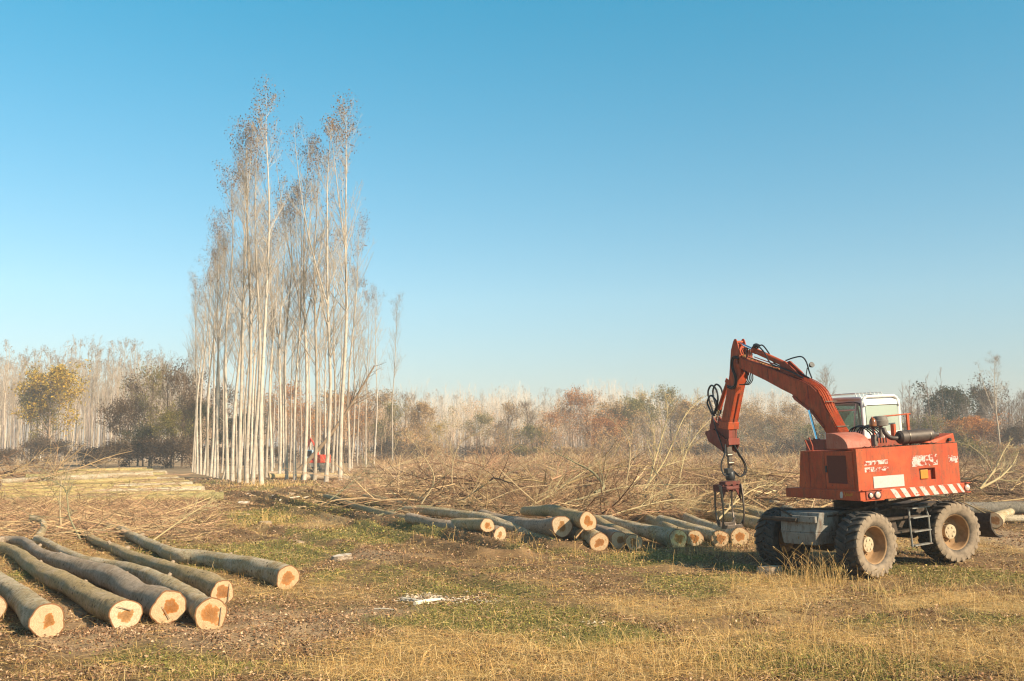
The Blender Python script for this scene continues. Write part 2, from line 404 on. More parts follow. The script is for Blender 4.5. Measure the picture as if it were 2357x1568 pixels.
M['leaf_brown'] = leafmat('leaf_brown', [(.11, .06, .03), (.24, .13, .055), (.38, .24, .11)])
M['leaf_rust'] = leafmat('leaf_rust', [(.24, .11, .04), (.52, .21, .06), (.70, .34, .10)])
M['leaf_tan'] = leafmat('leaf_tan', [(.26, .16, .07), (.44, .27, .12), (.60, .40, .18)])
M['leaf_gold'] = leafmat('leaf_gold', [(.14, .13, .03), (.44, .30, .05), (.80, .44, .06)])
M['leaf_olive'] = leafmat('leaf_olive', [(.11, .105, .035), (.24, .20, .06), (.42, .31, .09)])
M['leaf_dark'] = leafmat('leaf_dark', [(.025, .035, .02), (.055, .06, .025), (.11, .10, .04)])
M['leaf_brownish'] = leafmat('leaf_brownish', [(.20, .11, .05), (.38, .20, .085), (.52, .32, .13)])
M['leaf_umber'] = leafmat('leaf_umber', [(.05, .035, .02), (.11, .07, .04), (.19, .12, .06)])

# ------------------------------------------------------------------ ground
def masks(x, y):
    n = fbm(x, y, 1.6, 41, 4) - .5; n2 = fbm(x, y, 5, 57, 3) - .5
    g = np.clip((blobs(x, y, GREEN) - .52 + 2.2 * n) * 1.9 + .32, 0, .9)
    s = np.clip((blobs(x, y, STRAW) - .4 + 1.2 * n2 - 1.0 * n) * 2 + .3, 0, 1)
    so_ = np.clip((blobs(x, y, SOIL) - .5 + .9 * n2) * 3, 0, 1)
    g = g * (1 - .75 * so_); s = s * (1 - .7 * so_) * (1 - .35 * g)
    return g, s, so_
def build_ground():
    r = np.concatenate([np.linspace(.5, 8, 12)[:-1], np.geomspace(8, 60, 330), np.geomspace(60, 400, 60)[1:], np.geomspace(400, 6000, 14)[1:]])
    a = np.concatenate([np.radians(np.linspace(-34, 34, 520)), np.radians(np.linspace(34, 326, 60))[1:-1]])   # clockwise from straight ahead
    Rr, A = np.meshgrid(r, a, indexing='ij'); X = Rr * np.sin(A); Y = Rr * np.cos(A)
    Z = terrain(X, Y); V = np.stack([X, Y, Z], -1).reshape(-1, 3)
    nr, na = len(r), len(a)
    i = np.arange(nr - 1)[:, None] * na; j = np.arange(na)[None, :]; j2 = (j + 1) % na
    Q = np.stack([i + j, i + j2, i + na + j2, i + na + j], -1).reshape(-1, 4)
    Q = Q[:, ::-1]
    x = V[:, 0]; y = V[:, 1]; g, s, d = masks(x, y)
    c = np.full((len(V), 3), (.50, .35, .205)); k = fbm(x, y, .5, 77, 3)[:, None]
    c = c * np.array([.50, .45, .41]) * (.5 + 1.0 * k)
    c = c * (1 - d[:, None]) + np.array([.44, .30, .185]) * (.8 + .4 * k) * d[:, None]
    c = c * (1 - .8 * g[:, None]) + np.array([.25, .24, .085]) * .8 * g[:, None]
    c = c * (1 - .7 * s[:, None]) + np.array([.60, .43, .20]) * .7 * s[:, None]
    far = np.clip((Y.reshape(-1) - 60) / 60, 0, 1)[:, None]
    c = c * (1 - far) + np.array([.42, .29, .17]) * far
    bw = np.clip((y - 31 - np.clip((880 - (CX + F * x / np.maximum(y, 1))) * .03, 0, 40)) / 4, 0, 1) * (x > -12) * (y < 130); c = c * (1 - .55 * bw[:, None])  # leaf litter under the brush, darkened further to paint shade in its gaps
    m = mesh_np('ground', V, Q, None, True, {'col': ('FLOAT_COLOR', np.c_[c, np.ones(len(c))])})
    mt, t, b = mat('ground_soil'); col = attr(t, 'col', 'Color'); p = geo(t)
    n1 = noise(t, p, 14, 8, .8); n2 = noise(t, p, 2.5, 6, .7)
    col = mixc(t, .8, col, ramp(t, n1, [(.3, (.45, .42, .38)), (.55, (1, 1, 1)), (.75, (1.5, 1.4, 1.25))]), 'MULTIPLY')
    col = mixc(t, .5, col, ramp(t, n2, [(.3, (.65, .65, .6)), (.7, (1.25, 1.2, 1.15))]), 'MULTIPLY')
    t.links.new(col, b.inputs['Base Color']); b.inputs['Roughness'].default_value = .95; b.inputs['Specular IOR Level'].default_value = .05
    bump(t, b, n1, 1., .05)
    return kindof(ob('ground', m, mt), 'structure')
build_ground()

def scatter(n, y0, y1, seed):
    rng = np.random.default_rng(seed)
    y = 1 / np.sqrt(rng.uniform(1 / y1 ** 2, 1 / y0 ** 2, n)) if False else y0 * (y1 / y0) ** rng.uniform(0, 1, n)
    x = y * rng.uniform(-.58, .58, n)
    return x, y, rng
def blades(x, y, z, rng, L, w, droop, colr, K=3):
    """curved tapering strips"""
    n = len(x); az = rng.uniform(0, 2 * np.pi, n); d = np.stack([np.cos(az), np.sin(az)], 1)
    el = np.radians(np.clip(droop, 2, 88)); P = np.empty((n, K, 3)); P[:, 0] = np.stack([x, y, z], 1); e = el.copy()
    for k in range(1, K):
        P[:, k, :2] = P[:, k - 1, :2] + d * (np.cos(e) * L / (K - 1))[:, None]
        P[:, k, 2] = P[:, k - 1, 2] + np.sin(e) * L / (K - 1)
        e = e - rng.uniform(.15, .7, n)
        az2 = az + rng.normal(size=n) * .35; d = np.stack([np.cos(az2), np.sin(az2)], 1)
    P[:, 1:, 2] = np.maximum(P[:, 1:, 2], z[:, None] + .012)
    side = np.stack([-np.sin(az), np.cos(az), rng.normal(size=n) * .4], 1)
    ww = np.linspace(1, .25, K)
    V = np.stack([P - side[:, None] * (w[:, None] * ww[None])[..., None] * .5, P + side[:, None] * (w[:, None] * ww[None])[..., None] * .5], 2)
    b = (np.arange(n)[:, None] * K + np.arange(K - 1)[None]) * 2
    Q = np.stack([b, b + 1, b + 3, b + 2], -1).reshape(-1, 4)
    C = np.repeat(np.c_[colr, np.ones(n)], K * 2, axis=0)
    return V.reshape(-1, 3), Q, C
def flakes(x, y, z, rng, s, colr, tilt=.6, curl=.4):
    """small leaves folded along the midrib: two quads each"""
    n = len(x); q = rng.normal(size=(n, 3)); q[:, 2] *= tilt * .6; q /= np.linalg.norm(q, axis=1, keepdims=True)
    up = np.stack([rng.normal(size=n) * tilt, rng.normal(size=n) * tilt, np.ones(n)], 1)
    sd_ = np.cross(q, up); sd_ /= np.linalg.norm(sd_, axis=1, keepdims=True); nn = np.cross(sd_, q)
    c = np.stack([x, y, z], 1); s_ = s[:, None]
    cu = curl * rng.uniform(-.2, 1.2, n)[:, None]
    a = c - q * s_ * .5; b = c + q * s_ * .55; l = c + sd_ * s_ * .42 + nn * s_ * cu * .5; r = c - sd_ * s_ * .42 + nn * s_ * cu * .5
    V = np.stack([a, l, b, r], 1).reshape(-1, 3); i = np.arange(n) * 4
    T = np.concatenate([np.stack([i, i + 1, i + 2], 1), np.stack([i, i + 2, i + 3], 1)])
    return V, T, np.repeat(np.c_[colr, np.ones(n)], 4, axis=0)
def pick(rng, n, cols, j=.18):
    c = np.array(cols)[rng.integers(0, len(cols), n)]; return np.clip(c * (1 + rng.normal(size=(n, 1)) * j), .01, 1)
M['cover'] = colattr('ground_cover', .75, .08, .15, (.87, .80, .69))
M['litter'] = colattr('leaf_litter', .8, .1, .15, (.84, .76, .70))
def ground_cover():
    # short green grass and clover
    Vs = []; Cs = []; n0 = 0
    def addq(V, Q, C):
        nonlocal n0
        Vs.append((V, Q)); Cs.append(C)
    x, y, rng = scatter(520000, 9.5, 80, 11); g, s, d = masks(x, y); k = rng.uniform(size=len(x)) < (g * .85 + .12) * (1 - .75 * d); x, y, g = x[k], y[k], g[k]
    sc = 1 + np.clip(y - 18, 0, 60) / 16; n = len(x)
    V, Q, C = blades(x, y, terrain(x, y) - .01, rng, rng.uniform(.03, .09, n) * (1 + .25 * (sc - 1)) * (.7 + .6 * g), rng.uniform(.004, .008, n) * sc, rng.uniform(20, 80, n),
                     pick(rng, n, [(.22, .25, .065), (.31, .31, .085), (.15, .175, .05), (.46, .35, .15), (.56, .41, .20), (.42, .28, .13)]))
    addq(V, Q, C)
    V, Q = merge(Vs)
    o = ob('grass', mesh_np('grass', V, Q, None, False, {'col': ('FLOAT_COLOR', np.concatenate(Cs))}), M['cover']); kindof(o, 'stuff')
    tag(o, 'short green grass growing in patches over the clearing', 'grass')
    # clover-like leaves
    x, y, rng = scatter(160000, 9.5, 40, 12); g, s, d = masks(x, y); k = rng.uniform(size=len(x)) < g * .9 * (1 - d); x, y = x[k], y[k]; n = len(x)
    sc = 1 + np.clip(y - 14, 0, 60) / 14
    V, T, C = flakes(x, y, terrain(x, y) + rng.uniform(.01, .07, n), rng, rng.uniform(.018, .035, n) * sc, pick(rng, n, [(.20, .21, .055), (.31, .30, .085), (.15, .155, .045), (.48, .38, .14)]), .5, .3)
    o = ob('clover', mesh_np('clover', V, None, T, False, {'col': ('FLOAT_COLOR', C)}), M['cover']); kindof(o, 'stuff')
    tag(o, 'small green clover leaves between the grass blades', 'weeds')
    # straw
    x, y, rng = scatter(380000, 9.3, 70, 13); g, s, d = masks(x, y); k = rng.uniform(size=len(x)) < (s * .95 + .2) * (1 - .7 * d); x, y, s = x[k], y[k], s[k]; n = len(x)
    sc = 1 + np.clip(y - 16, 0, 60) / 16
    lie = rng.uniform(size=n) < .8
    V, Q, C = blades(x, y, terrain(x, y) + rng.uniform(0, .05, n), rng, np.where(lie, rng.uniform(.12, .42, n), rng.uniform(.08, .26, n)), rng.uniform(.0022, .0045, n) * sc, np.where(lie, rng.uniform(2, 25, n), rng.uniform(40, 85, n)),
                     pick(rng, n, [(.74, .53, .24), (.62, .41, .17), (.80, .62, .34), (.50, .32, .14), (.66, .42, .15)]), 4)
    o = ob('straw', mesh_np('straw', V, Q, None, False, {'col': ('FLOAT_COLOR', C)}), M['cover']); kindof(o, 'stuff')
    tag(o, 'golden flattened dry grass covering the foreground', 'dry grass')
    # fallen leaves
    x, y, rng = scatter(260000, 9.3, 90, 14); g, s, d = masks(x, y)
    cl = fbm(x, y, .7, 93, 3); k = rng.uniform(size=len(x)) < np.clip((cl - .36) * 3.0 + .35 * d, .05, 1) * (1 - .45 * s) * (1 - .6 * g); x, y = x[k], y[k]; n = len(x)
    sc = 1 + np.clip(y - 18, 0, 80) / 22
    V, T, C = flakes(x, y, terrain(x, y) + rng.uniform(.005, .035, n), rng, rng.uniform(.020, .048, n) * sc, pick(rng, n, [(.46, .30, .18), (.56, .38, .24), (.28, .165, .095), (.64, .47, .32), (.36, .215, .125), (.20, .115, .065), (.15, .09, .05)]), .7, .7)
    o = ob('fallen_leaves', mesh_np('fallen_leaves', V, None, T, False, {'col': ('FLOAT_COLOR', C)}), M['litter']); kindof(o, 'stuff')
    tag(o, 'curled brown poplar leaves littering the clearing floor', 'leaf litter')
ground_cover()

# ------------------------------------------------------------------ logs
def make_log(name, pts, r0, r1, bark, cut, label, cat='log', group=None, seed=0, ns=22, flare=.08, extra=None, caps=(True, True), nseg=5, sub=None):
    """pts: world points of the centre line, butt first"""
    rng = np.random.default_rng(seed + 100)
    c = np.array([list(p) for p in smooth_path(pts, nseg)]); L = np.r_[0, np.cumsum(np.linalg.norm(np.diff(c, axis=0), axis=1))]
    base = c[0].copy(); c = c - base; K = len(c)
    T = np.gradient(c, axis=0); T /= np.linalg.norm(T, axis=1, keepdims=True)
    up = np.array([0, 0, 1.]); A = up - T * (T @ up)[:, None]; A /= np.linalg.norm(A, axis=1, keepdims=True); B = np.cross(T, A)
    w = np.arange(ns) * 2 * np.pi / ns; ph = rng.uniform(0, 6.28, 4)
    rad = r0 + (r1 - r0) * (L / L[-1]) ** .75
    rad = rad * (1 + flare * np.exp(-L / .35)) * (1 + .04 * np.sin(L * 1.7 + ph[0]) + .03 * np.sin(L * 4.1 + ph[1]))
    lob = 1 + .05 * np.sin(2 * w[None] + ph[2] + L[:, None] * .3) + .035 * np.sin(3 * w[None] + ph[3]) * np.exp(-L[:, None] / 2) + .016 * rng.normal(size=(K, ns)) + .03 * np.sin(5 * w[None] + L[:, None] * 2.3 + ph[1])
    RR = rad[:, None] * lob
    V = c[:, None] + RR[..., None] * (A[:, None] * np.cos(w)[None, :, None] + B[:, None] * np.sin(w)[None, :, None])
    # tilt the saw cut a little
    V[0] += T[0] * (rng.normal() * .12 * r0 * np.cos(w + ph[0]))[:, None]
    i = (np.arange(K - 1) * ns)[:, None]; k = np.arange(ns)[None]; k2 = (k + 1) % ns
    Q = np.stack([i + k, i + k2, i + ns + k2, i + ns + k], -1).reshape(-1, 4)
    bk = np.stack([np.cos(w)[None] * .2 * np.ones((K, 1)), np.sin(w)[None] * .2 * np.ones((K, 1)), L[:, None] * np.ones((1, ns)) + seed * 3.1], -1)
    root = ob(name, mesh_np(name, V, Q, None, True, {'bk': ('FLOAT_VECTOR', bk)}), bark); root.location = base
    tag(root, label, cat, group)
    def cap(ring, cc, tdir, mt, nm):
        rr = np.array([0, .2, .4, .6, .8, .95, 1.]); Vc = []; cf = []
        for q in rr:
            jit = rng.normal(size=ns) * .0012 * (q > 0) * (q < 1)
            Vc.append(cc + (ring - cc) * q + tdir * (jit + .004 * (q < 1))[:, None]); cf.append(np.stack([q * np.cos(w), q * np.sin(w), np.full(ns, seed * 1.7)], 1))
        Vc = np.concatenate(Vc); cf = np.concatenate(cf); ii = (np.arange(len(rr) - 1) * ns)[:, None]
        Qc = np.stack([ii + k, ii + k2, ii + ns + k2, ii + ns + k], -1).reshape(-1, 4)
        return ob(nm, mesh_np(nm, Vc, Qc, None, False, {'cf': ('FLOAT_VECTOR', cf)}), mt, root)
    if caps[0]: cap(V[0], c[0] + (V[0] - c[0]).mean(0), -T[0], cut, 'cut_face')
    if caps[1] and r1 > .06: cap(V[-1], c[-1], T[-1], cut, 'cut_face')
    for (a, ang, ln, rr) in (extra or []):     # branch stubs: position along, direction around, length, radius
        j = min(int(a * (K - 1)), K - 2); dvec = A[j] * math.cos(ang) + B[j] * math.sin(ang); p0 = c[j] + dvec * rad[j] * .8
        mb = MB().tube([p0, p0 + dvec * (rad[j] * .2 + ln) + T[j] * ln * .5], [rr * 1.2, rr], 8)
        o = mb.build('branch_stub', M['log_dark'], root, True)
    return root

Z5 = (0, 1200, 2.946); Z6 = (780, 1140, 2.0675); Z7 = (0, 820, 3.1367); Z8 = (440, 900, 3.928)
def logpx(c, pts, r0, r1, zoff=0.):
    n = len(pts); o = []
    for k, p in enumerate(pts):
        r = r0 + (r1 - r0) * k / (n - 1); zo = zoff[k] if isinstance(zoff, (list, tuple)) else zoff
        q = G(*crop(c, p[0], p[1]), z=r * .93 + zo); q[2] += tz(q[0], q[1]); o.append(q)
    return o
FL = 'cut logs lying in the foreground clearing'
fl = [
 ('log', [(347, 1075), (270, 1000), (200, 930), (50, 810), (-90, 715), (-260, 640), (-420, 580)], .212, .17, 'log_grey', 'cut_b', 'grey log at the left edge whose small dark round heart lies nearest the photo corner', [(.12, .7, .01, .03), (.25, 1.2, .02, .025), (.45, .5, .01, .03)]),
 ('log', [(925, 1005), (840, 960), (750, 915), (560, 815), (400, 735), (290, 685), (200, 620), (120, 545), (20, 505), (-120, 500)], .195, .15, 'log_olive', 'cut_pale', 'mossy crooked log with a flat topped cut face beside the leftmost grey log', [(.12, .9, .01, .025), (.2, 1.3, .02, .02), (.33, .6, .015, .03), (.45, 1.0, .03, .03), (.6, .8, .03, .03)]),
 ('log', [(1243, 950), (1150, 905), (1050, 865), (850, 760), (700, 700), (500, 640), (330, 580), (250, 520), (170, 455), (60, 440), (-60, 450)], .225, .14, 'log_dark', 'cut', 'dark brown log with the biggest round cut face and star shaped orange heart', [(.15, .9, .01, .03), (.28, .4, .015, .025), (.4, 1.1, .02, .03), (.55, .6, .03, .03), (.7, .9, .05, .035)]),
 ('log', [(1555, 1000), (1480, 940), (1400, 890), (1200, 790), (1000, 700), (870, 660), (700, 625), (560, 575), (430, 505), (340, 465), (270, 425)], .195, .12, 'log_grey', 'cut_c', 'grey log lying tight behind the biggest cut face, dark slit across its end', [(.3, .6, .04, .03), (.6, 1.4, .05, .03)]),
 ('log', [(1640, 830), (1530, 780), (1400, 735), (1250, 680), (1100, 615), (950, 555), (830, 495), (720, 445), (600, 390)], .185, .11, 'log_olive', 'cut_warm', 'brown knotty log with a dark vertical strip on its cut face, second from the right', [(.4, .7, .04, .035), (.7, 1.2, .08, .05), (.75, -.6, .07, .04)]),
 ('log', [(2120, 720), (2020, 690), (1900, 665), (1700, 610), (1500, 570), (1300, 550), (1150, 490), (1000, 425), (880, 365), (780, 335)], .205, .12, 'log_grey', 'cut_c', 'pale grey log lying farthest right in the foreground, its end in full sun', [(.35, .4, .04, .03), (.78, 1.2, .10, .05), (.82, -1.0, .12, .05)]),
 ('log', [(-75, 960), (-160, 900), (-300, 830)], .20, .19, 'log_grey', 'cut_pale', 'log of which only a sliver of cut end shows at the left edge', []),
]
FGL = []
for k, (nm, pts, r0, r1, b, c, lb, ex) in enumerate(fl):
    FGL.append(make_log(nm, logpx(Z5, pts, r0, r1), r0, r1 * .78, M[b], M[c], lb, 'log', FL, seed=k, ns=28, nseg=8, extra=ex))
# splinter strips and the forked top of the fourth log
def strip_on(log, dx, dz, h, w_, rx):
    c = [ch for ch in log.children if ch.name.startswith('cut_face')][0]
    vs = np.array([tuple(v.co) for v in c.data.vertices]); cc = vs.mean(0); n = np.cross(vs[30] - vs[0], vs[40] - vs[0])
    nrm = Vector(n).normalized()
    if nrm.dot(Vector((-cc[0], -cc[1], 0)) + Vector((0, -1, 0))) < 0: nrm = -nrm
    rt = Vector((0, 0, 1)).cross(nrm).normalized(); p = Vector(cc) + rt * dx + Vector((0, 0, dz)) + nrm * .012
    d = (Vector((0, 0, 1)) * math.cos(rx) + rt * math.sin(rx)) * h / 2
    MB().tube([p - d, p, p + d], [w_, w_ * .7, w_ * .4], 5).build('splinter_ridge', M['log_dark'], log)
strip_on(FGL[4], .09, .0, .28, .012, .05); strip_on(FGL[3], .12, -.02, .24, .012, .08); strip_on(FGL[2], -.05, -.06, .22, .008, -.6); strip_on(FGL[1], -.03, .09, .2, .010, -1.2)
tag(make_log('forked_branch', logpx(Z5, [(270, 425), (310, 380), (325, 330), (290, 300), (230, 285)], .11, .07, [0, .1, .25, .35, .4]), .11, .07, M['log_grey'], M['cut'], '', 'branch', None, 31),
    'thick crooked grey limb curling up from the top of a foreground log', 'branch')

def logline(c, pts, r0, r1, zo):
    z0, z1 = (zo[0], zo[-1]) if isinstance(zo, (list, tuple)) else (zo, zo)
    a = G(*crop(c, *pts[0]), z=r0 * .95 + z0); b = G(*crop(c, *pts[-1]), z=r1 + z1 + .12)
    s_ = [0.]
    for p, q in zip(pts[:-1], pts[1:]): s_.append(s_[-1] + math.hypot(q[0] - p[0], q[1] - p[1]))
    o = []
    for k, p in enumerate(pts):
        t = s_[k] / s_[-1]; dep = 1 / ((1 - t) / a[1] + t / b[1]); r = r0 + (r1 - r0) * t
        q = D(*crop(c, *p), dep); g_ = tz(q[0], q[1]); q[2] = min(max(q[2] + g_ * .5, g_ + r * .8), g_ + .95); o.append(q)
    return o
CP = 'felled logs in the pile before the branches'
cp = [
 ([(907, 370), (780, 362), (640, 362), (520, 345), (460, 345), (400, 312), (330, 288), (240, 265), (130, 232), (70, 208)], .17, .10, [.24, .05], 'log_olive', 'cut', 'long yellowish log at the left end of the pile, resting on another'),
 ([(972, 412), (900, 400), (800, 385), (650, 360), (500, 335)], .185, .13, 0, 'log_dark', 'cut_pale', 'dull brown log tucked under the long yellowish one at the left end'),
 ([(1275, 437), (1150, 400), (1000, 365), (900, 342), (760, 322), (600, 302), (480, 292)], .155, .11, .0, 'log_grey', 'cut_warm', 'half sunken grey log below the tallest upright cut face of the pile'),
 ([(1293, 355), (1150, 347), (1040, 330), (940, 305), (880, 290)], .225, .15, [.36, .20], 'log_dark', 'cut_pale', 'thick brown log on top of the pile with the largest, tall oval cut face'),
 ([(1395, 442), (1330, 415), (1250, 390), (1150, 360)], .16, .12, .0, 'log_grey', 'cut_warm', 'thin log with a small orange cut face in the gap of the pile bottom row'),
 ([(1485, 447), (1420, 420), (1330, 392), (1230, 370)], .20, .14, .0, 'log_grey', 'cut_warm', 'grey log with a half round orange end, left of the white board on the grass'),
 ([(1427, 350), (1330, 333), (1240, 303), (1190, 295), (1100, 290)], .20, .13, [.44, .28], 'log_olive', 'cut', 'brown log lying high on the pile, second of the two raised cut faces'),
 ([(1590, 437), (1530, 410), (1470, 385), (1400, 350)], .20, .15, 0, 'log_dark', 'cut_pale', 'dark barked log with dull split end just behind the white board'),
 ([(1665, 447), (1610, 415), (1540, 380), (1480, 345), (1430, 330)], .185, .13, .0, 'log_olive', 'cut_warm', 'low log with a crooked brown end left of the long smooth grey log'),
 ([(1893, 432), (1820, 412), (1740, 392), (1600, 358), (1530, 340), (1450, 335)], .20, .13, 0, 'log_grey', 'cut', 'long smooth grey log with the roundest end, in the middle right of the pile'),
 ([(1980, 430), (1900, 402), (1830, 372), (1750, 335), (1670, 305), (1610, 265), (1560, 235)], .185, .12, 0, 'log_olive', 'cut', 'mossy log curving down beside the roundest smooth grey one'),
 ([(2110, 430), (2030, 400), (1950, 378), (1880, 355), (1800, 335)], .185, .14, 0, 'log_grey', 'cut_warm', 'grey log hidden to half by dry grass, second left of the big front tyre'),
 ([(2212, 425), (2130, 396), (2050, 378), (1900, 318), (1780, 268), (1700, 235), (1640, 205)], .20, .12, 0, 'log_grey', 'cut', 'long log sweeping up from the tyre under the grapple tines'),
 ([(2330, 360), (2230, 335), (2120, 315), (2000, 300), (1880, 285)], .17, .14, .02, 'log_olive', 'cut', 'mossy log under the grapple running behind the far front tyre'),
 ([(2380, 330), (2240, 290), (2100, 262), (1980, 240), (1850, 225)], .17, .13, .08, 'log_olive', 'cut', 'olive log showing between the grapple tines, above the other mossy one'),
 ([(2500, 300), (2350, 235), (2260, 205), (2200, 195)], .17, .15, .05, 'log_grey', 'cut', 'grey log end slanting behind the grapple towards the excavator body'),
 ([(700, 262), (600, 235), (520, 205), (440, 190)], .12, .08, .1, 'log_grey', 'cut', 'slim grey stem half covered by branches behind the pile'),
 ([(480, 250), (400, 232), (330, 215), (270, 212)], .11, .08, .05, 'log_olive', 'cut', 'short yellowish stem lying behind the left end of the pile'),
]
for k, (pts, r0, r1, zo, b, c, lb) in enumerate(cp):
    r0 *= 1.08; r1 *= 1.12
    make_log('log', logline(Z6, pts, r0, r1, zo), r0, r1, M[b], M[c], lb, 'log', CP, seed=40 + k, nseg=6)
# right of the machine
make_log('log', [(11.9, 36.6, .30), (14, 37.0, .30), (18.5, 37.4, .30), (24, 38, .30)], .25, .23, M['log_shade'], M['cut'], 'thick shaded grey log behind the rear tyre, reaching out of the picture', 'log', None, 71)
make_log('log', [(14.9, 31.2, .26), (15.6, 32.4, .22), (16.6, 34.3, .2), (18.0, 36.4, .2)], .225, .15, M['log_grey'], M['cut_warm'], 'log with a broad orange cut face peeping over the dozer blade', 'log', None, 72)
make_log('log', [(14.6, 33.6, .15), (15.8, 33.8, .15), (18, 34.0, .14), (22, 34.6, .13)], .12, .10, M['log_pale'], M['cut'], 'slim pale log lying before the thick shaded one at the right edge', 'log', None, 73)

# pale peeled poles, left middle distance
rows = [(1750, 1322, 0, 1345), (1700, 1300, 0, 1322), (1610, 1268, 0, 1300), (1560, 1250, -40, 1290), (1500, 1238, 300, 1255), (1470, 1215, 0, 1270), (1430, 1200, 380, 1222), (1410, 1192, 100, 1205), (1370, 1182, 0, 1238),
        (1330, 1168, 350, 1180), (1290, 1152, 200, 1165), (1280, 1143, 0, 1208), (1250, 1132, 520, 1140), (1210, 1124, 420, 1132), (1150, 1110, 640, 1120), (1100, 1120, 560, 1128), (1500, 1225, 700, 1240), (900, 1330, -60, 1372), (1380, 1345, 300, 1362), (900, 1262, 0, 1252)]
order = ['front', 'second', 'third', 'fourth', 'fifth', 'sixth', 'seventh', 'eighth', 'ninth', 'tenth', 'eleventh', 'twelfth', 'thirteenth', 'fourteenth', 'fifteenth', 'sixteenth', 'seventeenth', 'eighteenth', 'nineteenth', 'rearmost']
rows.sort(key=lambda q: -q[1])
for k, (x1, y1, x0, y0) in enumerate(rows):
    r = .20 if k < 8 else .18
    zz = r + .045 * k
    a = G(*crop(Z7, x1, y1), z=zz); b = G(*crop(Z7, x0, y0), z=zz); m_ = (a + b) / 2 + np.array([0, 0, -.03])
    pale = k in (4, 7, 11, 15)
    rp_ = random.Random(k + 5); r *= rp_.uniform(.85, 1.2); m_[2] += rp_.uniform(-.05, .06); a[1] += rp_.uniform(-.3, .3)
    make_log('pole', [a, m_ * .5 + a * .5, m_, m_ * .5 + b * .5, b], r, r * .72, M['log_pale' if pale else ('log_peeled', 'log_peeled2', 'log_peeled3')[k % 3]], M['cut_pale'],
             ('whitish pole, ' if pale else 'yellow green pole, ') + order[k] + (' in the pale stack at left' if k else ' edge of the pale stack at left'), 'pole', 'yellowish poles stacked side by side at the left', 80 + k, ns=12, nseg=3)

# twigs and dirt on the poles
rng = np.random.default_rng(77); yy = rng.uniform(41, 66, 900); uu = rng.uniform(-60, 430, 900); POLE_TWIGS = ((uu - CX) / F * yy, yy)
# logs lying among the poplar feet
for k, (x0, y0, x1, y1, dep, r, lb) in enumerate([
    (905, 1118, 1250, 1108, 88, .22, 'log lying behind the standing trunks, farthest from the camera'), (915, 1150, 1260, 1138, 85, .25, 'brown log lying crosswise behind the middle standing trunks'),
    (1230, 1172, 1640, 1180, 82, .26, 'log resting against the feet of the last big poplars'), (1430, 1140, 1900, 1150, 86, .25, 'thick log lying right of the red machine in the grove'),
    (1640, 1180, 2350, 1200, 76, .26, 'long brown log stretching out of the grove into the branches'), (1950, 1205, 2700, 1210, 72, .22, 'grey log half buried in branches right of the grove'),
    (1240, 1138, 1420, 1138, 90, .2, 'short log in front of the red machine wheels')]):
    a = D(*crop(Z8, x0, y0), dep); b = D(*crop(Z8, x1, y1), dep + .8); a[2] = max(a[2], r); b[2] = max(b[2], r)
    make_log('log', [a, (a + b) / 2 + np.array([0, .2, 0]), b], r, r * .8, M['log_olive' if k % 2 else 'log_dark'], M['cut_pale'], lb, 'log', 'logs lying among the poplar feet', 120 + k, ns=12, nseg=4)

# ------------------------------------------------------------------ stumps and wood debris
def stump(u, v, r, h, lb, seed):
    g = G(u, v); x, y = g[0], g[1]; z = tz(x, y)
    make_log('tree_stump', [(x, y, z + h), (x, y + .001, z + h * .5), (x, y + .002, z - .06)], r, r * 1.15, M['log_dark'], M['cut_pale'] if seed % 2 else M['chipcut'], lb, 'stump', 'low cut stumps in the clearing', seed, ns=20, flare=.0, caps=(True, False), nseg=3)
M['chipcut'] = cut_mat('stump_wood', (.85, .76, .62), (.62, .42, .24), .3)
for k, (u, v, r, h, lb) in enumerate([
    (682, 1243, .20, .06, 'pale low stump in the grass, above the end of the rightmost foreground log'), (787, 1289, .23, .07, 'whitish stump alone on the track in the middle of the clearing'),
    (611, 1210, .18, .06, 'small pale stump in the grass beside a tuft of dry stalks'), (563, 1187, .2, .07, 'stump among brown leaves below the pale stack'),
    (672, 1141, .25, .09, 'light stump on the path near the grove beside the white splinters'), (560, 1160, .25, .06, 'flat stump right next to the end of the pale stack'),
    (1772, 1318, .24, .14, 'bright topped stump just before the front tyres'), (1418, 1260, .26, .05, 'flat white stump before the dark end in the log pile'),
    (650, 1092, .3, .10, 'far stump at the foot of the front poplars'), (792, 1152, .22, .06, 'stump by the thin left tip of the log pile')]):
    stump(u, v, r, h, lb, 201 + k)
def debris(name, u, v, rx, ry, n, lb, seed, size=.05):
    g = G(u, v); rng = np.random.default_rng(seed); x = g[0] + rng.normal(size=n) * rx; y = g[1] + rng.normal(size=n) * ry
    z = terrain(x, y) + rng.uniform(.01, .05, n) * 1.2
    V, T, C = flakes(x, y, z, rng, rng.uniform(.4, 1.6, n) * size, pick(rng, n, [(.62, .50, .36), (.54, .40, .26), (.66, .57, .45), (.40, .28, .17)], .08), .25, .2)
    o = ob(name, mesh_np(name, V, None, T, False, {'col': ('FLOAT_COLOR', C)}), M['brush']); kindof(o, 'stuff'); tag(o, lb, 'wood chips'); return o
debris('wood_chips', 975, 1378, .17, .20, 650, 'cream coloured wood chips spilled on the bare soil', 301, .05)
debris('wood_chips', 1050, 1386, .4, .25, 350, 'loose scatter of chips around the cream heap', 302, .035)
debris('wood_chips', 1372, 1440, .10, .12, 70, 'small patch of white chips in the green grass', 303, .04)
debris('wood_chips', 650, 1148, 1.0, .6, 160, 'white splinters on the path below the grove', 304, .12)
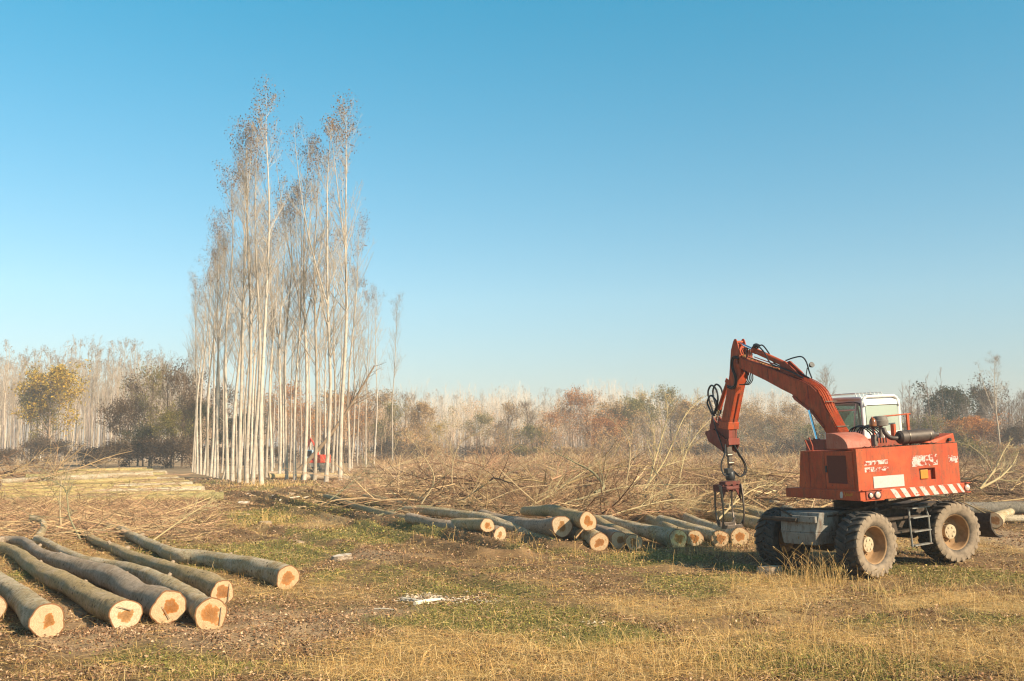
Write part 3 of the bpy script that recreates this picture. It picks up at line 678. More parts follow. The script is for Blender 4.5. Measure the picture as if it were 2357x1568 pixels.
def plank(u0, v0, u1, v1, r, lb, seed):
    a = G(u0, v0, .05); b = G(u1, v1, .05)
    for p in (a, b): p[2] = tz(p[0], p[1]) + .035
    m_ = (a + b) / 2; m_[2] += .01
    mb = MB().tube(smooth_path([a, m_, b], 4), [r * (1 - .06 * k) for k in range(9)], 6); o = mb.build('wood_splinter', M['chips'], None); tag(o, lb, 'splinter')
plank(925, 1370, 985, 1384, .04, 'broad pale splinter lying across the cream chips heap', 1); plank(955, 1388, 1020, 1372, .035, 'second pale splinter in the cream chips heap', 2)
plank(862, 1398, 905, 1402, .012, 'thin light stick on the soil left of the chips heap', 3); plank(645, 1152, 690, 1143, .05, 'long white splinter on the path near the grove', 4)
plank(700, 1146, 790, 1126, .03, 'slender pale rod leaning towards the grove logs', 5)

# ------------------------------------------------------------------ tall dry stalks
def stalks(name, u, v, n, rx, ry, hmin, hmax, seed, lb, head=True):
    rng = np.random.default_rng(seed); g = G(u, v); x = g[0] + rng.normal(size=n) * rx; y = g[1] + rng.normal(size=n) * ry; z = terrain(x, y)
    K = 6; hh = rng.uniform(hmin, hmax, n); az = rng.uniform(0, 6.28, n); ln = rng.uniform(.05, .75, n)
    P = np.empty((n, K, 3)); t = np.linspace(0, 1, K)
    P[..., 0] = x[:, None] + (np.cos(az) * ln * hh)[:, None] * t ** 1.8; P[..., 1] = y[:, None] + (np.sin(az) * ln * hh)[:, None] * t ** 1.8
    P[..., 2] = z[:, None] + hh[:, None] * (t - .25 * ln[:, None] * t ** 2.5)
    wd = g[1] / 19.; R = np.repeat((.0027 * wd) * np.linspace(1, .6, K)[None], n, 0)
    L = [tubes(P, R, 3)]; nh = len(L[0][0])
    c1 = pick(rng, n, [(.62, .42, .18), (.50, .32, .13), (.70, .52, .27)]); C = [np.repeat(c1, K * 3, 0)]
    if head:
        k = rng.uniform(size=n) < .6; d = P[k, -1] - P[k, -2]; d /= np.linalg.norm(d, axis=1, keepdims=True)
        hl = rng.uniform(.04, .075, k.sum())[:, None]; PP = np.stack([P[k, -1] + d * hl * q for q in (0, .3, .7, 1.)], 1); RR = np.repeat(np.array([[.003, .0075, .006, .001]]) * wd, k.sum(), 0)
        L.append(tubes(PP, RR, 4)); C.append(np.repeat(c1[k] * .95, 16, 0))
    # bent leaves on the stalks
    m_ = n * 3; xx = np.repeat(x, 3) + rng.normal(size=m_) * .02; yy = np.repeat(y, 3) + rng.normal(size=m_) * .02
    Vb, Qb, Cb = blades(xx, yy, terrain(xx, yy), rng, rng.uniform(.3, .9, m_) * np.repeat(hh, 3), rng.uniform(.004, .008, m_) * wd, rng.uniform(35, 85, m_), pick(rng, m_, [(.60, .42, .19), (.5, .33, .14), (.35, .30, .10)]), 5)
    L.append((Vb, Qb)); C.append(Cb[:, :3])
    V, Q = merge(L); C = np.concatenate(C); C = np.c_[C, np.ones(len(C))]
    o = ob(name, mesh_np(name, V, Q, None, False, {'col': ('FLOAT_COLOR', C)}), M['cover']); kindof(o, 'stuff'); tag(o, lb, 'dry grass')
stalks('tall_grass', 1890, 1335, 110, .38, .30, .25, .75, 1, 'golden seed headed grass tuft before the front tyre')
stalks('tall_grass', 1800, 1345, 50, .5, .3, .15, .4, 2, 'short dry tuft left of the seed headed grass')
stalks('tall_grass', 2010, 1360, 70, .8, .25, .12, .35, 3, 'low dry grass fringe between the two near tyres', True)
stalks('tall_grass', 2250, 1370, 50, 1.0, .6, .15, .5, 4, 'thin scattered stalks in front of the rear tyre')
stalks('tall_grass', 1660, 1275, 90, .8, .8, .25, .65, 5, 'pale dry grass left of the big front tyres')
stalks('tall_grass', 1440, 1285, 70, 1.3, .7, .15, .5, 6, 'dry stalks along the cut faces of the pile')
stalks('tall_grass', 1180, 1262, 60, 1.6, .7, .15, .4, 7, 'sparse dry grass at the left foot of the pile')
stalks('tall_grass', 2100, 1545, 320, 1.7, .6, .15, .6, 8, 'tall brown grass in the lower right corner')
stalks('tall_grass', 1500, 1560, 240, 1.9, .5, .12, .4, 9, 'dry tufts along the bottom edge of the picture')
stalks('tall_grass', 900, 1560, 60, 1.6, .4, .10, .3, 10, 'thin grass at the bottom left of the foreground')
stalks('tall_grass', 1950, 1430, 140, 2.2, .8, .10, .35, 13, 'scattered dry stems over the flattened grass before the machine')
stalks('tall_grass', 2330, 1400, 120, 1.2, 1.4, .15, .5, 14, 'tangled dry weeds right of the rear tyre')
stalks('tall_grass', 610, 1205, 60, .5, .8, .2, .5, 11, 'upright dry tuft beside the small stump')
stalks('tall_grass', 620, 1120, 160, 1.6, 1.2, .2, .6, 12, 'grass clump in front of the poplar feet', False)

# ------------------------------------------------------------------ poplars
def leaf_cards(P, s, rng, jit, cnt):
    c = np.repeat(P, cnt, 0) + rng.normal(size=(len(P) * cnt, 3)) * jit; n = len(c)
    a = rng.normal(size=(n, 3)); a /= np.linalg.norm(a, axis=1, keepdims=True); b = np.cross(a, rng.normal(size=(n, 3))); b /= np.linalg.norm(b, axis=1, keepdims=True)
    sz = (s * rng.uniform(.6, 1.3, n))[:, None]
    V = np.stack([c - a * sz * .5, c + b * sz * .38, c + a * sz * .5, c - b * sz * .38], 1).reshape(-1, 3)
    return V, np.arange(n * 4).reshape(-1, 4)
def poplar_mesh(seed, Ht=29., r0=.20, lod=0, lean=.0, bare=.33, fork=0, rmin=.0048, leafmul=1.):
    rng = np.random.default_rng(seed); K = 22; t = np.linspace(0, 1, K); ph = rng.uniform(0, 6.28, 4)
    P = np.zeros((1, K, 3)); P[0, :, 2] = t * Ht
    am = .32
    P[0, :, 0] = am * np.sin(t * 5 + ph[0]) * 4 * t * (1 - t) + .10 * np.sin(t * 14 + ph[2]) * t + lean * t * Ht
    P[0, :, 1] = am * np.sin(t * 5 + ph[1]) * 4 * t * (1 - t)
    R = np.zeros((1, K)); R[0] = r0 * (1 - t * .975) ** .85 * (1 + .25 * np.exp(-t * Ht / .5))
    L = [tubes(P, R, 12 if not lod else 6)]
    lf = lambda tt, pl: np.clip((1.02 - tt) * Ht * .36, 2.6, 6.5)
    n1 = 36 if lod == 0 else 26
    P1, R1 = spawn(P, R, n1, bare, .93, 36, 8, lf, .62, .05, 7, rng, .34, rmin * 1.2, .25)
    Pt, Rt = spawn(P, R, 9 if lod == 0 else 4, .80, .97, 34, 9, lambda tt, pl: 2.6 + 0 * tt, .7, .05, 7, rng, .5, rmin * 1.2, .25)
    P1 = np.concatenate([P1, Pt]); R1 = np.concatenate([R1, Rt])
    if fork:
        Pf, Rf = spawn(P, R, fork, .45, .6, 20, 4, lambda tt, pl: (1 - tt) * Ht * .85, .8, .02, 9, rng, .75, rmin * 2, .15)
        L.append(tubes(Pf, Rf, 8)); Pa, Ra = spawn(Pf, Rf, 12, .2, .98, 34, 8, lambda tt, pl: (1.05 - tt) * pl * .35, .5, .06, 7, rng, .5, rmin * 1.3, .25)
        P1 = np.concatenate([P1, Pa]); R1 = np.concatenate([R1, Ra])
    L.append(tubes(P1, R1, 4 if lod == 0 else 3))
    P2, R2 = spawn(P1, R1, 9 if lod == 0 else 6, .15, .98, 32, 10, lambda tt, pl: pl * .34 * (1.2 - tt), .5, .09, 5, rng, .5, rmin, .5)
    L.append(tubes(P2, R2, 3))
    P3, R3 = spawn(P2, R2, 5 if lod == 0 else 3, .2, 1., 35, 12, lambda tt, pl: pl * .42, .3, .12, 3, rng, .6, rmin * .8, .7)
    L.append(tubes(P3, R3, 3))
    V, Q = merge(L)
    tips = P3[:, -1]; hz = tips[:, 2] / Ht
    cl = fbm(tips[:, 0] * 1.0 + seed * 9, tips[:, 2], 1.6, seed, 2)
    pr = np.clip((hz - .60) * 1.7, .01, 1) ** 2.2 * np.clip((cl - .42) * 5, 0, 1) * leafmul
    pr = (pr + np.clip((hz - .90) * 8, 0, .7) * leafmul) * (.9 if lod == 0 else 1)
    k = rng.uniform(size=len(tips)) < pr
    Lv, Lq = leaf_cards(tips[k], .12 if lod == 0 else .18, rng, .28, 2)
    return (mesh_np('trunk', V, Q, None, True), mesh_np('leaves', Lv, Lq, None, False))
def place_tree(meshes, mats, loc, rz, sc, label, cat, name, group, parts=('trunk', 'crown'), szz=None):
    t = thing(name, label, cat, loc, (0, 0, rz), group); t.scale = (sc, sc, szz or sc)
    for m_, mm, pn in zip(meshes, mats, parts):
        if m_ is None: continue
        o = bpy.data.objects.new(pn, m_); COL.objects.link(o); o.parent = t
        if not m_.materials: m_.materials.append(mm)
        o.material_slots[0].link = 'OBJECT'; o.material_slots[0].material = mm
    return t

POPV = [poplar_mesh(500 + k, 29, .160, 0, lean=ln, bare=b, fork=f) for k, (ln, b, f) in enumerate([(.0, .36, 0), (.01, .40, 2), (-.008, .33, 1), (.012, .30, 2), (.0, .42, 0), (.004, .34, 2)])]
# base (enlarged detail coords), height in m, trunk thickness factor
pops = [(160, 1100, 24), (182, 1107, 25), (208, 1120, 24), (240, 1125, 26), (272, 1130, 25), (305, 1138, 26), (340, 1145, 25.5), (375, 1155, 26.5), (408, 1160, 27), (503, 1180, 27.5), (555, 1195, 27),
        (620, 1205, 28.5), (692, 1212, 29), (755, 1220, 28), (840, 1230, 29.9), (888, 1155, 28), (940, 1158, 28), (1012, 1170, 28.5), (1088, 1180, 28), (1168, 1185, 28), (1257, 1185, 30), (1360, 1190, 27.5), (1475, 1205, 29.6), (1612, 1190, 32.6),
        (598, 1107, 26), (680, 1112, 25), (735, 1122, 26), (960, 1062, 27), (1052, 1097, 27), (1118, 1102, 27.5), (1225, 1080, 27), (1315, 1075, 27), (1400, 1085, 28), (1460, 1100, 28), (1535, 1112, 28), (1578, 1085, 28), (1700, 1110, 29.5), (1725, 1075, 28), (1782, 1040, 27), (1865, 1050, 28), (1945, 1050, 28.5), (2125, 1030, 31),
        (820, 1095, 27), (790, 1125, 26), (850, 1070, 26), (1010, 1060, 26), (450, 1110, 23), (640, 1075, 25)]
pops_s = sorted(pops, key=lambda p: p[0])
ords = ['first', 'second', 'third', 'fourth', 'fifth', 'sixth', 'seventh', 'eighth', 'ninth', 'tenth']
def nth(k):
    a = k + 1
    if 10 <= a % 100 <= 20: return '%dth' % a
    return '%d%s' % (a, {1: 'st', 2: 'nd', 3: 'rd'}.get(a % 10, 'th'))
for k, (x, y, h) in enumerate(pops_s):
    g = G(*crop(Z8, x, y)); rng = random.Random(k * 7 + 3)
    special = {840: 'tallest bare poplar at the front of the grove, straight bright trunk', 1612: 'poplar at the right front of the grove whose trunk forks halfway up', 2125: 'lone slender poplar standing clear at the right end of the grove', 160: 'leftmost poplar of the grove, thin trunk against the dark trees'}
    if 880 <= x <= 1180: h -= 2.6
    lb = special.get(x, 'bare poplar, trunk %s from the left in the standing grove' % nth(k))
    sc = h * .955 / 29.; vi = {840: 0, 1612: 1, 2125: 4, 1475: 2, 1257: 5}.get(x, rng.randrange(6))
    if x < 520 and vi not in (0, 4): vi = 4 if k % 2 else 0
    if x < 420: sc *= .93
    thin = .82 if g[1] > 110 else 1.0
    t = place_tree(POPV[vi], (M['poplar'], M['leaf_brown']), (g[0], g[1], tz(g[0], g[1]) - .05), rng.uniform(0, 6.28), sc * thin, lb, 'poplar tree', 'poplar_tree', 'poplars still standing in the grove', ('trunk', 'leaves'), sc)
    t.rotation_mode = 'YXZ'; t.rotation_euler = (math.radians(rng.uniform(-.6, .6)), math.radians(-1.7 if x == 840 else rng.uniform(-1.4, .4)), t.rotation_euler[2])
# thin crooked sapling
def sapling(x, y, h):
    g = G(*crop(Z8, x, y)); rng = np.random.default_rng(5); K = 14; t = np.linspace(0, 1, K); P = np.zeros((1, K, 3)); P[0, :, 2] = t * h; P[0, :, 0] = np.sin(t * 9) * .25 + t * .6; R = np.full((1, K), .07) * (1 - .7 * t)
    P1, R1 = spawn(P, R, 14, .4, .98, 40, 8, lambda tt, pl: 1.6 + 0 * tt, .5, .1, 5, rng, .5, .008)
    V, Q = merge([tubes(P, R, 7), tubes(P1, R1, 3)]); o = ob('sapling', mesh_np('sapling', V, Q, None, True), M['poplar']); o.location = (g[0], g[1], tz(g[0], g[1])); tag(o, 'thin crooked sapling among the left poplar trunks', 'sapling')
sapling(457, 1175, 11.)
# felled trunk leaning diagonally in the grove
a = D(*crop(Z8, 1205, 1085), 92); b = D(*crop(Z8, 1950, 55), 92); a[2] = max(a[2], .2)
P = np.linspace(a, b, 12)[None]; P[0, :, 2] -= np.sin(np.linspace(0, np.pi, 12)) * .8; R = np.linspace(.22, .07, 12)[None]; rng = np.random.default_rng(8)
P1, R1 = spawn(P, R, 14, .55, 1., 35, 8, lambda tt, pl: 4.5 * (1.3 - tt), .2, .06, 6, rng, .5, .012); P2, R2 = spawn(P1, R1, 6, .2, 1., 35, 8, lambda tt, pl: pl * .35, .1, .1, 4, rng, .5, .009)
V, Q = merge([tubes(P, R, 10), tubes(P1, R1, 4), tubes(P2, R2, 3)]); o = ob('leaning_tree', mesh_np('leaning_tree', V - a, Q, None, True), M['bark_dk']); o.location = a
tag(o, 'felled dark trunk leaning diagonally across the grove', 'fallen tree')

# ------------------------------------------------------------------ far plantations
FARP = [poplar_mesh(600 + k, 28, .19, 1, bare=.40 + .05 * (k % 2), fork=k % 2, rmin=.016, leafmul=.8) for k in range(4)]
rng = np.random.default_rng(21)
gl = 'distant poplar plantation behind the golden tree'
for row in range(9):
    y0 = 235 + row * 9
    for j in range(19):
        u = -40 + j * 27 + rng.uniform(-7, 7) + row * 9 % 27
        if u > 500: continue
        y = y0 + rng.uniform(-2, 2); x = (u - CX) / F * y; s = rng.uniform(.86, 1.06) * (1.0 if u < 380 else .86)
        place_tree(FARP[rng.integers(4)], (M['poplar_far'], M['leaf_brown']), (x, y, 0), rng.uniform(0, 6.28), s, 'slender bare poplar standing in the distant plantation at left', 'poplar tree', 'poplar_tree', gl, ('trunk', 'leaves'), s)
for row in range(5):
    for j in range(30):
        u = 880 + j * 33 + rng.uniform(-12, 12); y = 415 + row * 14 + rng.uniform(-3, 3); x = (u - CX) / F * y; s = rng.uniform(.88, 1.02)
        place_tree(FARP[rng.integers(4)], (M['poplar_far'], M['leaf_brown']), (x, y, 0), rng.uniform(0, 6.28), s, 'hazy pale poplar in the plantation across the horizon', 'poplar tree', 'poplar_tree', 'hazy plantation along the horizon', ('trunk', 'leaves'), s)

# ------------------------------------------------------------------ broadleaf trees of the wood edge
def broad_mesh(seed, Ht=14., spread=.55, leaves=1., ang=48, lsize=.26, cnt=5, bare=.22, jit=.42):
    rng = np.random.default_rng(seed); K = 10; t = np.linspace(0, 1, K); P = np.zeros((1, K, 3)); P[0, :, 2] = t * Ht * .92
    P[0, :, :2] = np.cumsum(rng.normal(size=(K, 2)) * .012 * Ht, 0) * t[:, None]
    R = (.016 * Ht) * (1 - .88 * t)[None]
    P1, R1 = spawn(P, R, 22, bare, .96, ang, 12, lambda tt, pl: Ht * spread * np.clip(np.sin((tt * .86 + .1) * np.pi), .25, 1) * .85, .35, .10, 7, rng, .5, .03)
    P2, R2 = spawn(P1, R1, 7, .25, 1., 42, 12, lambda tt, pl: pl * .42, .2, .12, 5, rng, .5, .018)
    P3, R3 = spawn(P2, R2, 5, .2, 1., 42, 14, lambda tt, pl: pl * .5, .15, .15, 3, rng, .6, .013)
    V, Q = merge([tubes(P, R, 8), tubes(P1, R1, 4), tubes(P2, R2, 3), tubes(P3, R3, 3)])
    tips = np.concatenate([P3[:, -1], P3[:, 1]]); cl = fbm(tips[:, 0] + seed, tips[:, 1] * .7 + tips[:, 2], 2.6, seed, 2)
    k = rng.uniform(size=len(tips)) < np.clip((cl - .3) * 4, .05, 1) * leaves
    Lv, Lq = leaf_cards(tips[k], lsize, rng, jit, cnt)
    return (mesh_np('trunk', V, Q, None, True), mesh_np('crown', Lv, Lq, None, False))
BR = {'dense': [broad_mesh(700 + k, 14, .50, 1.0, 50, .30, 6) for k in range(3)],
      'thin': [broad_mesh(720 + k, 14, .45, .6, 40, .24, 4) for k in range(3)],
      'bare': [broad_mesh(740 + k, 14, .42, .06, 36, .20, 2) for k in range(2)],
      'bush': [broad_mesh(760 + k, 4, 1.0, 1.0, 60, .22, 4, .03, .3) for k in range(2)]}
tree_i = 0
def broad(u, top, dist, kind, leaf, lb, w=None, bark='bark_dk', name='broadleaf_tree', cat='tree', group='autumn trees along the wood edge', sink=0.):
    global tree_i; tree_i += 1; r_ = random.Random(tree_i * 13)
    if 900 < u < 1880 and leaf == 'leaf_umber' and kind != 'bush': leaf = ('leaf_tan', 'leaf_brownish')[tree_i % 2]
    g = D(u, HZ, dist); hgt = (HZ - top) / F * dist + H; base = 4. if kind == 'bush' else 14.; s = hgt / (base * .98)
    if kind == 'dense' and u < 480 and u > 200 and w: w *= .72
    ws = s if w is None else (w * dist / F) / (base * (.55 if kind != 'bush' else 1.1))
    meshes = BR[kind][tree_i % len(BR[kind])]
    return place_tree(meshes, (M[bark], M[leaf]), (g[0], dist, -sink), r_.uniform(0, 6.28), ws, lb, cat, name, group, ('trunk', 'crown'), s)
broad(108, 852, 185, 'dense', 'leaf_gold', 'golden leaved tree standing alone before the left plantation', 130)
broad(85, 885, 188, 'dense', 'leaf_olive', 'olive green lower tree leaning into the golden one', 80)
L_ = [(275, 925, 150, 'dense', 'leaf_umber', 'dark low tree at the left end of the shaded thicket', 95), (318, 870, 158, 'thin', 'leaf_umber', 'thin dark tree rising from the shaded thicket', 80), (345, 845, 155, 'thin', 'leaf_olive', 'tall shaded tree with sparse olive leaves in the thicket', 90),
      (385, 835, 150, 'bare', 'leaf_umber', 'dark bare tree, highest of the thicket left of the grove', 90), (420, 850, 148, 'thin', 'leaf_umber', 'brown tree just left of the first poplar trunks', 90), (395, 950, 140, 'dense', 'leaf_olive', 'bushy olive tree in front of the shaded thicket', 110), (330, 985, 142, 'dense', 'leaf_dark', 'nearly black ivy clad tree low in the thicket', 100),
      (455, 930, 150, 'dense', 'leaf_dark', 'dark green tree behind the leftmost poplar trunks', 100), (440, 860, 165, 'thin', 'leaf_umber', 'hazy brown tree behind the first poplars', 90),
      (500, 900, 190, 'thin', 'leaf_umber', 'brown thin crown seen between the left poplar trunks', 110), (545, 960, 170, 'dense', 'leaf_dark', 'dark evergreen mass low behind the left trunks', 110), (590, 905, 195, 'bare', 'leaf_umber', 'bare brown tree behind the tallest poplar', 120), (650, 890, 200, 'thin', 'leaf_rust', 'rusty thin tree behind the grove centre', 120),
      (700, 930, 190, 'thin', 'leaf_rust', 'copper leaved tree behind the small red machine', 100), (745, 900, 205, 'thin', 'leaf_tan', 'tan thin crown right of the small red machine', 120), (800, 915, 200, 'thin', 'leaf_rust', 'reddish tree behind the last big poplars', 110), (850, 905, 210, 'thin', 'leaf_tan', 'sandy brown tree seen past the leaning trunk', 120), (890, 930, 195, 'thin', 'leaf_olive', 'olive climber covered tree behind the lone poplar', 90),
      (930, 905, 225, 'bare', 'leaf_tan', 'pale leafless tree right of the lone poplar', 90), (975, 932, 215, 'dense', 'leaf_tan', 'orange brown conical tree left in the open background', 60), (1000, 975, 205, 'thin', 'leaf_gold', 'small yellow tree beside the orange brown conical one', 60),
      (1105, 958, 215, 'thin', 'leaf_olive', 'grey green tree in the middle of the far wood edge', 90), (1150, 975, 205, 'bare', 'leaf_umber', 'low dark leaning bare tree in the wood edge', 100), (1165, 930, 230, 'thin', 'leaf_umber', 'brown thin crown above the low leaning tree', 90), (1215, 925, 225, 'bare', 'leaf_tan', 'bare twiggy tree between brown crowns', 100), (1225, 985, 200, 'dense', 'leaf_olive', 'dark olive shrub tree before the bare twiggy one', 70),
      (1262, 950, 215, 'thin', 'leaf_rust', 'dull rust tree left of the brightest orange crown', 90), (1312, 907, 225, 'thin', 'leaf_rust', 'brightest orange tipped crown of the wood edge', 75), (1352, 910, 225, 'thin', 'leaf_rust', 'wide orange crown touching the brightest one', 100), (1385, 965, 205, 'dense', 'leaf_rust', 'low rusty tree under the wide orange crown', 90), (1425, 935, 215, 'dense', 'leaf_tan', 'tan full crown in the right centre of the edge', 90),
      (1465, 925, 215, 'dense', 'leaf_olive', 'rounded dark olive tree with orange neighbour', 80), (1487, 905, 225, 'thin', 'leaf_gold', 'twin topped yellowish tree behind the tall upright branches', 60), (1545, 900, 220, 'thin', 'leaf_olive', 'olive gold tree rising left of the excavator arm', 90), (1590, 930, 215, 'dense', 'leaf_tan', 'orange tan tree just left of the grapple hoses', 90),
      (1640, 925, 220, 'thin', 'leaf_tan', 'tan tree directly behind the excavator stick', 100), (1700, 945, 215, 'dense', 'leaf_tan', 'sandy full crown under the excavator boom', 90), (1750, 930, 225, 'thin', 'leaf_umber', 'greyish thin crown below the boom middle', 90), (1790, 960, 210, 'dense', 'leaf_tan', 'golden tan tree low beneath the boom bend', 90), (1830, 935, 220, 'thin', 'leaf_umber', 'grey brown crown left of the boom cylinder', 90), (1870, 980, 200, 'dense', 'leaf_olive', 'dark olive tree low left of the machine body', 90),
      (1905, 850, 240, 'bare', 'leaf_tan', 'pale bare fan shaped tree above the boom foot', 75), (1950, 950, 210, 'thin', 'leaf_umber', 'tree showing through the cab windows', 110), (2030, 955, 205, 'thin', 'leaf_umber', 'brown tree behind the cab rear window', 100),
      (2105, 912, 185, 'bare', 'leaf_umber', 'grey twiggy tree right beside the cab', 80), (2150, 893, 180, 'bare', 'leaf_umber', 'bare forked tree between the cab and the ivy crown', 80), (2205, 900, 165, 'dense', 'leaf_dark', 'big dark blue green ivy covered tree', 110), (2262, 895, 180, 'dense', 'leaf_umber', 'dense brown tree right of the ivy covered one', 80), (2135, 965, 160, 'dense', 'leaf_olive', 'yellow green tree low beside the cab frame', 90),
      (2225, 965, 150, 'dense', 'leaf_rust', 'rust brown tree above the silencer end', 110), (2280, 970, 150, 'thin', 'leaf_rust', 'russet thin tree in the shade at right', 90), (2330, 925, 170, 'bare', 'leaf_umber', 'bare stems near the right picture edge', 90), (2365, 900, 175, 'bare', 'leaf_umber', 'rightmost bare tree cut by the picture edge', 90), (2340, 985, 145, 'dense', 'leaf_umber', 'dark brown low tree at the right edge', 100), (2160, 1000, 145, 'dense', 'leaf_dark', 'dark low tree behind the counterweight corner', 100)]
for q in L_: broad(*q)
g = D(2300, 1038, 140); place_tree(POPV[5], (M['poplar_far'], M['leaf_brown']), (g[0], 140, 0), 1., .80, 'slim white stemmed tree towering over the right wood edge', 'poplar tree', 'poplar_tree', None, ('trunk', 'leaves'), .54)
rb = random.Random(4)
bl = [('dark brown bramble bush under the golden tree', 70, 1022, 170, 70), ('wide dark bramble bush right of the golden tree', 125, 1030, 165, 80), ('low bramble bush before the plantation trunks', 190, 1042, 160, 90), ('dark bramble bush at the thicket left corner', 245, 1035, 150, 80),
      ('purple brown bush at the foot of the thicket', 300, 1030, 142, 80), ('brown bush in the thicket shade', 350, 1028, 140, 80), ('dark bush beside the pole stack end', 400, 1030, 138, 80), ('black green bush behind the first poplar feet', 440, 1025, 136, 70), ('bush at the far left edge behind the poles', 10, 1040, 160, 90),
      ('shrub between the left poplar feet', 500, 1040, 150, 90), ('shrub behind the grove centre', 580, 1038, 165, 100), ('shrub left of the small red machine', 660, 1038, 170, 90), ('shrub right of the small red machine', 790, 1035, 175, 100), ('tan shrub behind the lone poplar', 890, 1030, 180, 90), ('straw coloured shrub right of the lone poplar', 960, 1032, 185, 90),
      ('dark shrub below the leaning bare tree', 1110, 1038, 190, 110), ('reddish shrub under the brown crowns', 1190, 1036, 190, 90), ('brown shrub under the brightest orange crown', 1300, 1040, 190, 110), ('olive shrub left of the excavator stick', 1580, 1035, 190, 110), ('brown shrub beneath the excavator boom', 1730, 1030, 190, 110), ('dark shrub left of the counterweight', 1850, 1028, 185, 100),
      ('shadowed shrub right of the counterweight', 2250, 1030, 140, 110), ('shadowed shrub at the right edge', 2335, 1035, 138, 110), ('dark shrub hidden behind the counterweight corner', 2190, 1040, 138, 80)]
for k, (lb, u, top, dist, w) in enumerate(bl):
    broad(u, top, dist, 'bush', ['leaf_umber', 'leaf_tan', 'leaf_tan', 'leaf_olive', 'leaf_umber'][(k * 3) % 5] if k > 12 else 'leaf_umber', lb, w, name='bush', cat='bush', group='bushes at the foot of the wood')

# ------------------------------------------------------------------ brush: heaps of cut branches
def brush_unit(rng, L, lod):
    """one lopped crown lying on its side; returns list of (P,R,sides)"""
    K = 8; az = rng.uniform(0, 6.28); el = rng.uniform(.0, .22 if L > 3 else .08); d = np.array([math.cos(az), math.sin(az), el]); P = np.zeros((1, K, 3))
    for k in range(1, K):
        d = d + rng.normal(size=3) * .10 + np.array([0, 0, -.03]); d /= np.linalg.norm(d); P[0, k] = P[0, k - 1] + d * L / (K - 1)
    R = np.linspace(.045, .010, K)[None] * (L / 4.5) * rng.uniform(.5, 1.2)
    rm = .0045 * (1 + lod * .9)
    P1, R1 = spawn(P, R, 11 if not lod else 9, .1, 1., 40, 10, lambda t, p: L * .45 * (1.15 - t), .15, .10, 6, rng, .6, rm * 1.3)
    P2, R2 = spawn(P1, R1, 6 if not lod else 4, .15, 1., 38, 12, lambda t, p: p * .45, .08, .12, 4, rng, .6, rm)
    return [(P, R, 6), (P1, R1, 4), (P2, R2, 3)]
TW = [(.42, .27, .155), (.54, .39, .23), (.33, .205, .12), (.17, .11, .07), (.46, .34, .18), (.40, .245, .155), (.15, .095, .065)]
TWF = [(.46, .31, .19), (.54, .39, .25), (.38, .25, .15), (.34, .21, .13), (.58, .46, .28), (.30, .19, .12)]
def brush_heap(name, spots, seed, lb, TW=TW):
    rng = np.random.default_rng(seed); L = []; C = []
    for (x, y, z, ln, lod) in spots:
        base = np.array(TW[rng.integers(len(TW))]) * rng.uniform(.8, 1.15)
        for (P, R, s) in brush_unit(rng, ln, lod):
            P = P + np.array([x, y, z]); P[..., 2] = np.maximum(P[..., 2], .03 + .1 * np.abs(np.sin(P[..., 0] * 7 + P[..., 1] * 5)) * .6)
            v, q = tubes(P, R, s); L.append((v, q)); C.append(np.repeat(np.clip(base * (1 + rng.normal(size=(len(P), 1)) * .14), .02, 1), P.shape[1] * s, 0))
    V, Q = merge(L); C = np.concatenate(C)
    o = ob(name, mesh_np(name, V, Q, None, True, {'col': ('FLOAT_COLOR', np.c_[C, np.ones(len(C))])}), M['slash']); kindof(o, 'stuff'); tag(o, lb, 'brushwood'); return o
def sticks(name, x, y, zmax, seed, lb, Lr=(.4, 1.6), rr=(.004, .010), elm=.25, pal=None, wig=.1):
    rng = np.random.default_rng(seed); n = len(x); K = 4; az = rng.uniform(0, 6.28, n); el = rng.normal(size=n) * elm; d = np.stack([np.cos(az) * np.cos(el), np.sin(az) * np.cos(el), np.sin(el)], 1)
    ln = rng.uniform(*Lr, n); P = np.empty((n, K, 3)); P[:, 0] = np.stack([x, y, terrain(x, y) + rng.uniform(0, 1, n) ** 1.6 * zmax + .02], 1)
    for k in range(1, K):
        d = d + rng.normal(size=(n, 3)) * wig; d /= np.linalg.norm(d, axis=1, keepdims=True); P[:, k] = P[:, k - 1] + d * (ln / (K - 1))[:, None]
    P[..., 2] = np.maximum(P[..., 2], .02); R = rng.uniform(*rr, n)[:, None] * (1 + np.clip(y - 30, 0, 100) / 45)[:, None] * np.linspace(1, .5, K)[None]
    V, Q = tubes(P, R, 3); C = np.repeat(pick(rng, n, pal or TW), K * 3, 0)
    o = ob(name, mesh_np(name, V, Q, None, False, {'col': ('FLOAT_COLOR', np.c_[C, np.ones(len(C))])}), M['slash']); kindof(o, 'stuff'); tag(o, lb, 'brushwood')
sticks('twigs_on_poles', POLE_TWIGS[0], POLE_TWIGS[1], 1.0, 66, 'loose twigs caught on top of the yellowish poles', (.3, 1.8), (.006, .014), .12, [(.30, .19, .12), (.22, .14, .09), (.44, .31, .19)])
rng = np.random.default_rng(33)
sp = []
for k in range(210):       # main belt behind the log pile
    y = rng.uniform(34.5, 52); u = rng.uniform(1010, 1850) if y < 40 else rng.uniform(870 if y < 47 else 800, 1950); x = (u - CX) / F * y
    sp.append((x, y, abs(rng.normal()) * .20 + .08, rng.uniform(2., 5.), 0))
for k in range(60):
    y = rng.uniform(31.5, 36); u = rng.uniform(960, 1650); sp.append(((u - CX) / F * y, y + (u > 1300) * 1.0, rng.uniform(.25, .55), rng.uniform(1.2, 2.6), 0))
for k in range(190):
    y = rng.uniform(36.5, 58); u = rng.uniform(1000 if y < 45 else 900, 2250); sp.append(((u - CX) / F * y, y, rng.uniform(.3, 1.5), rng.uniform(2, 4.5), 0))
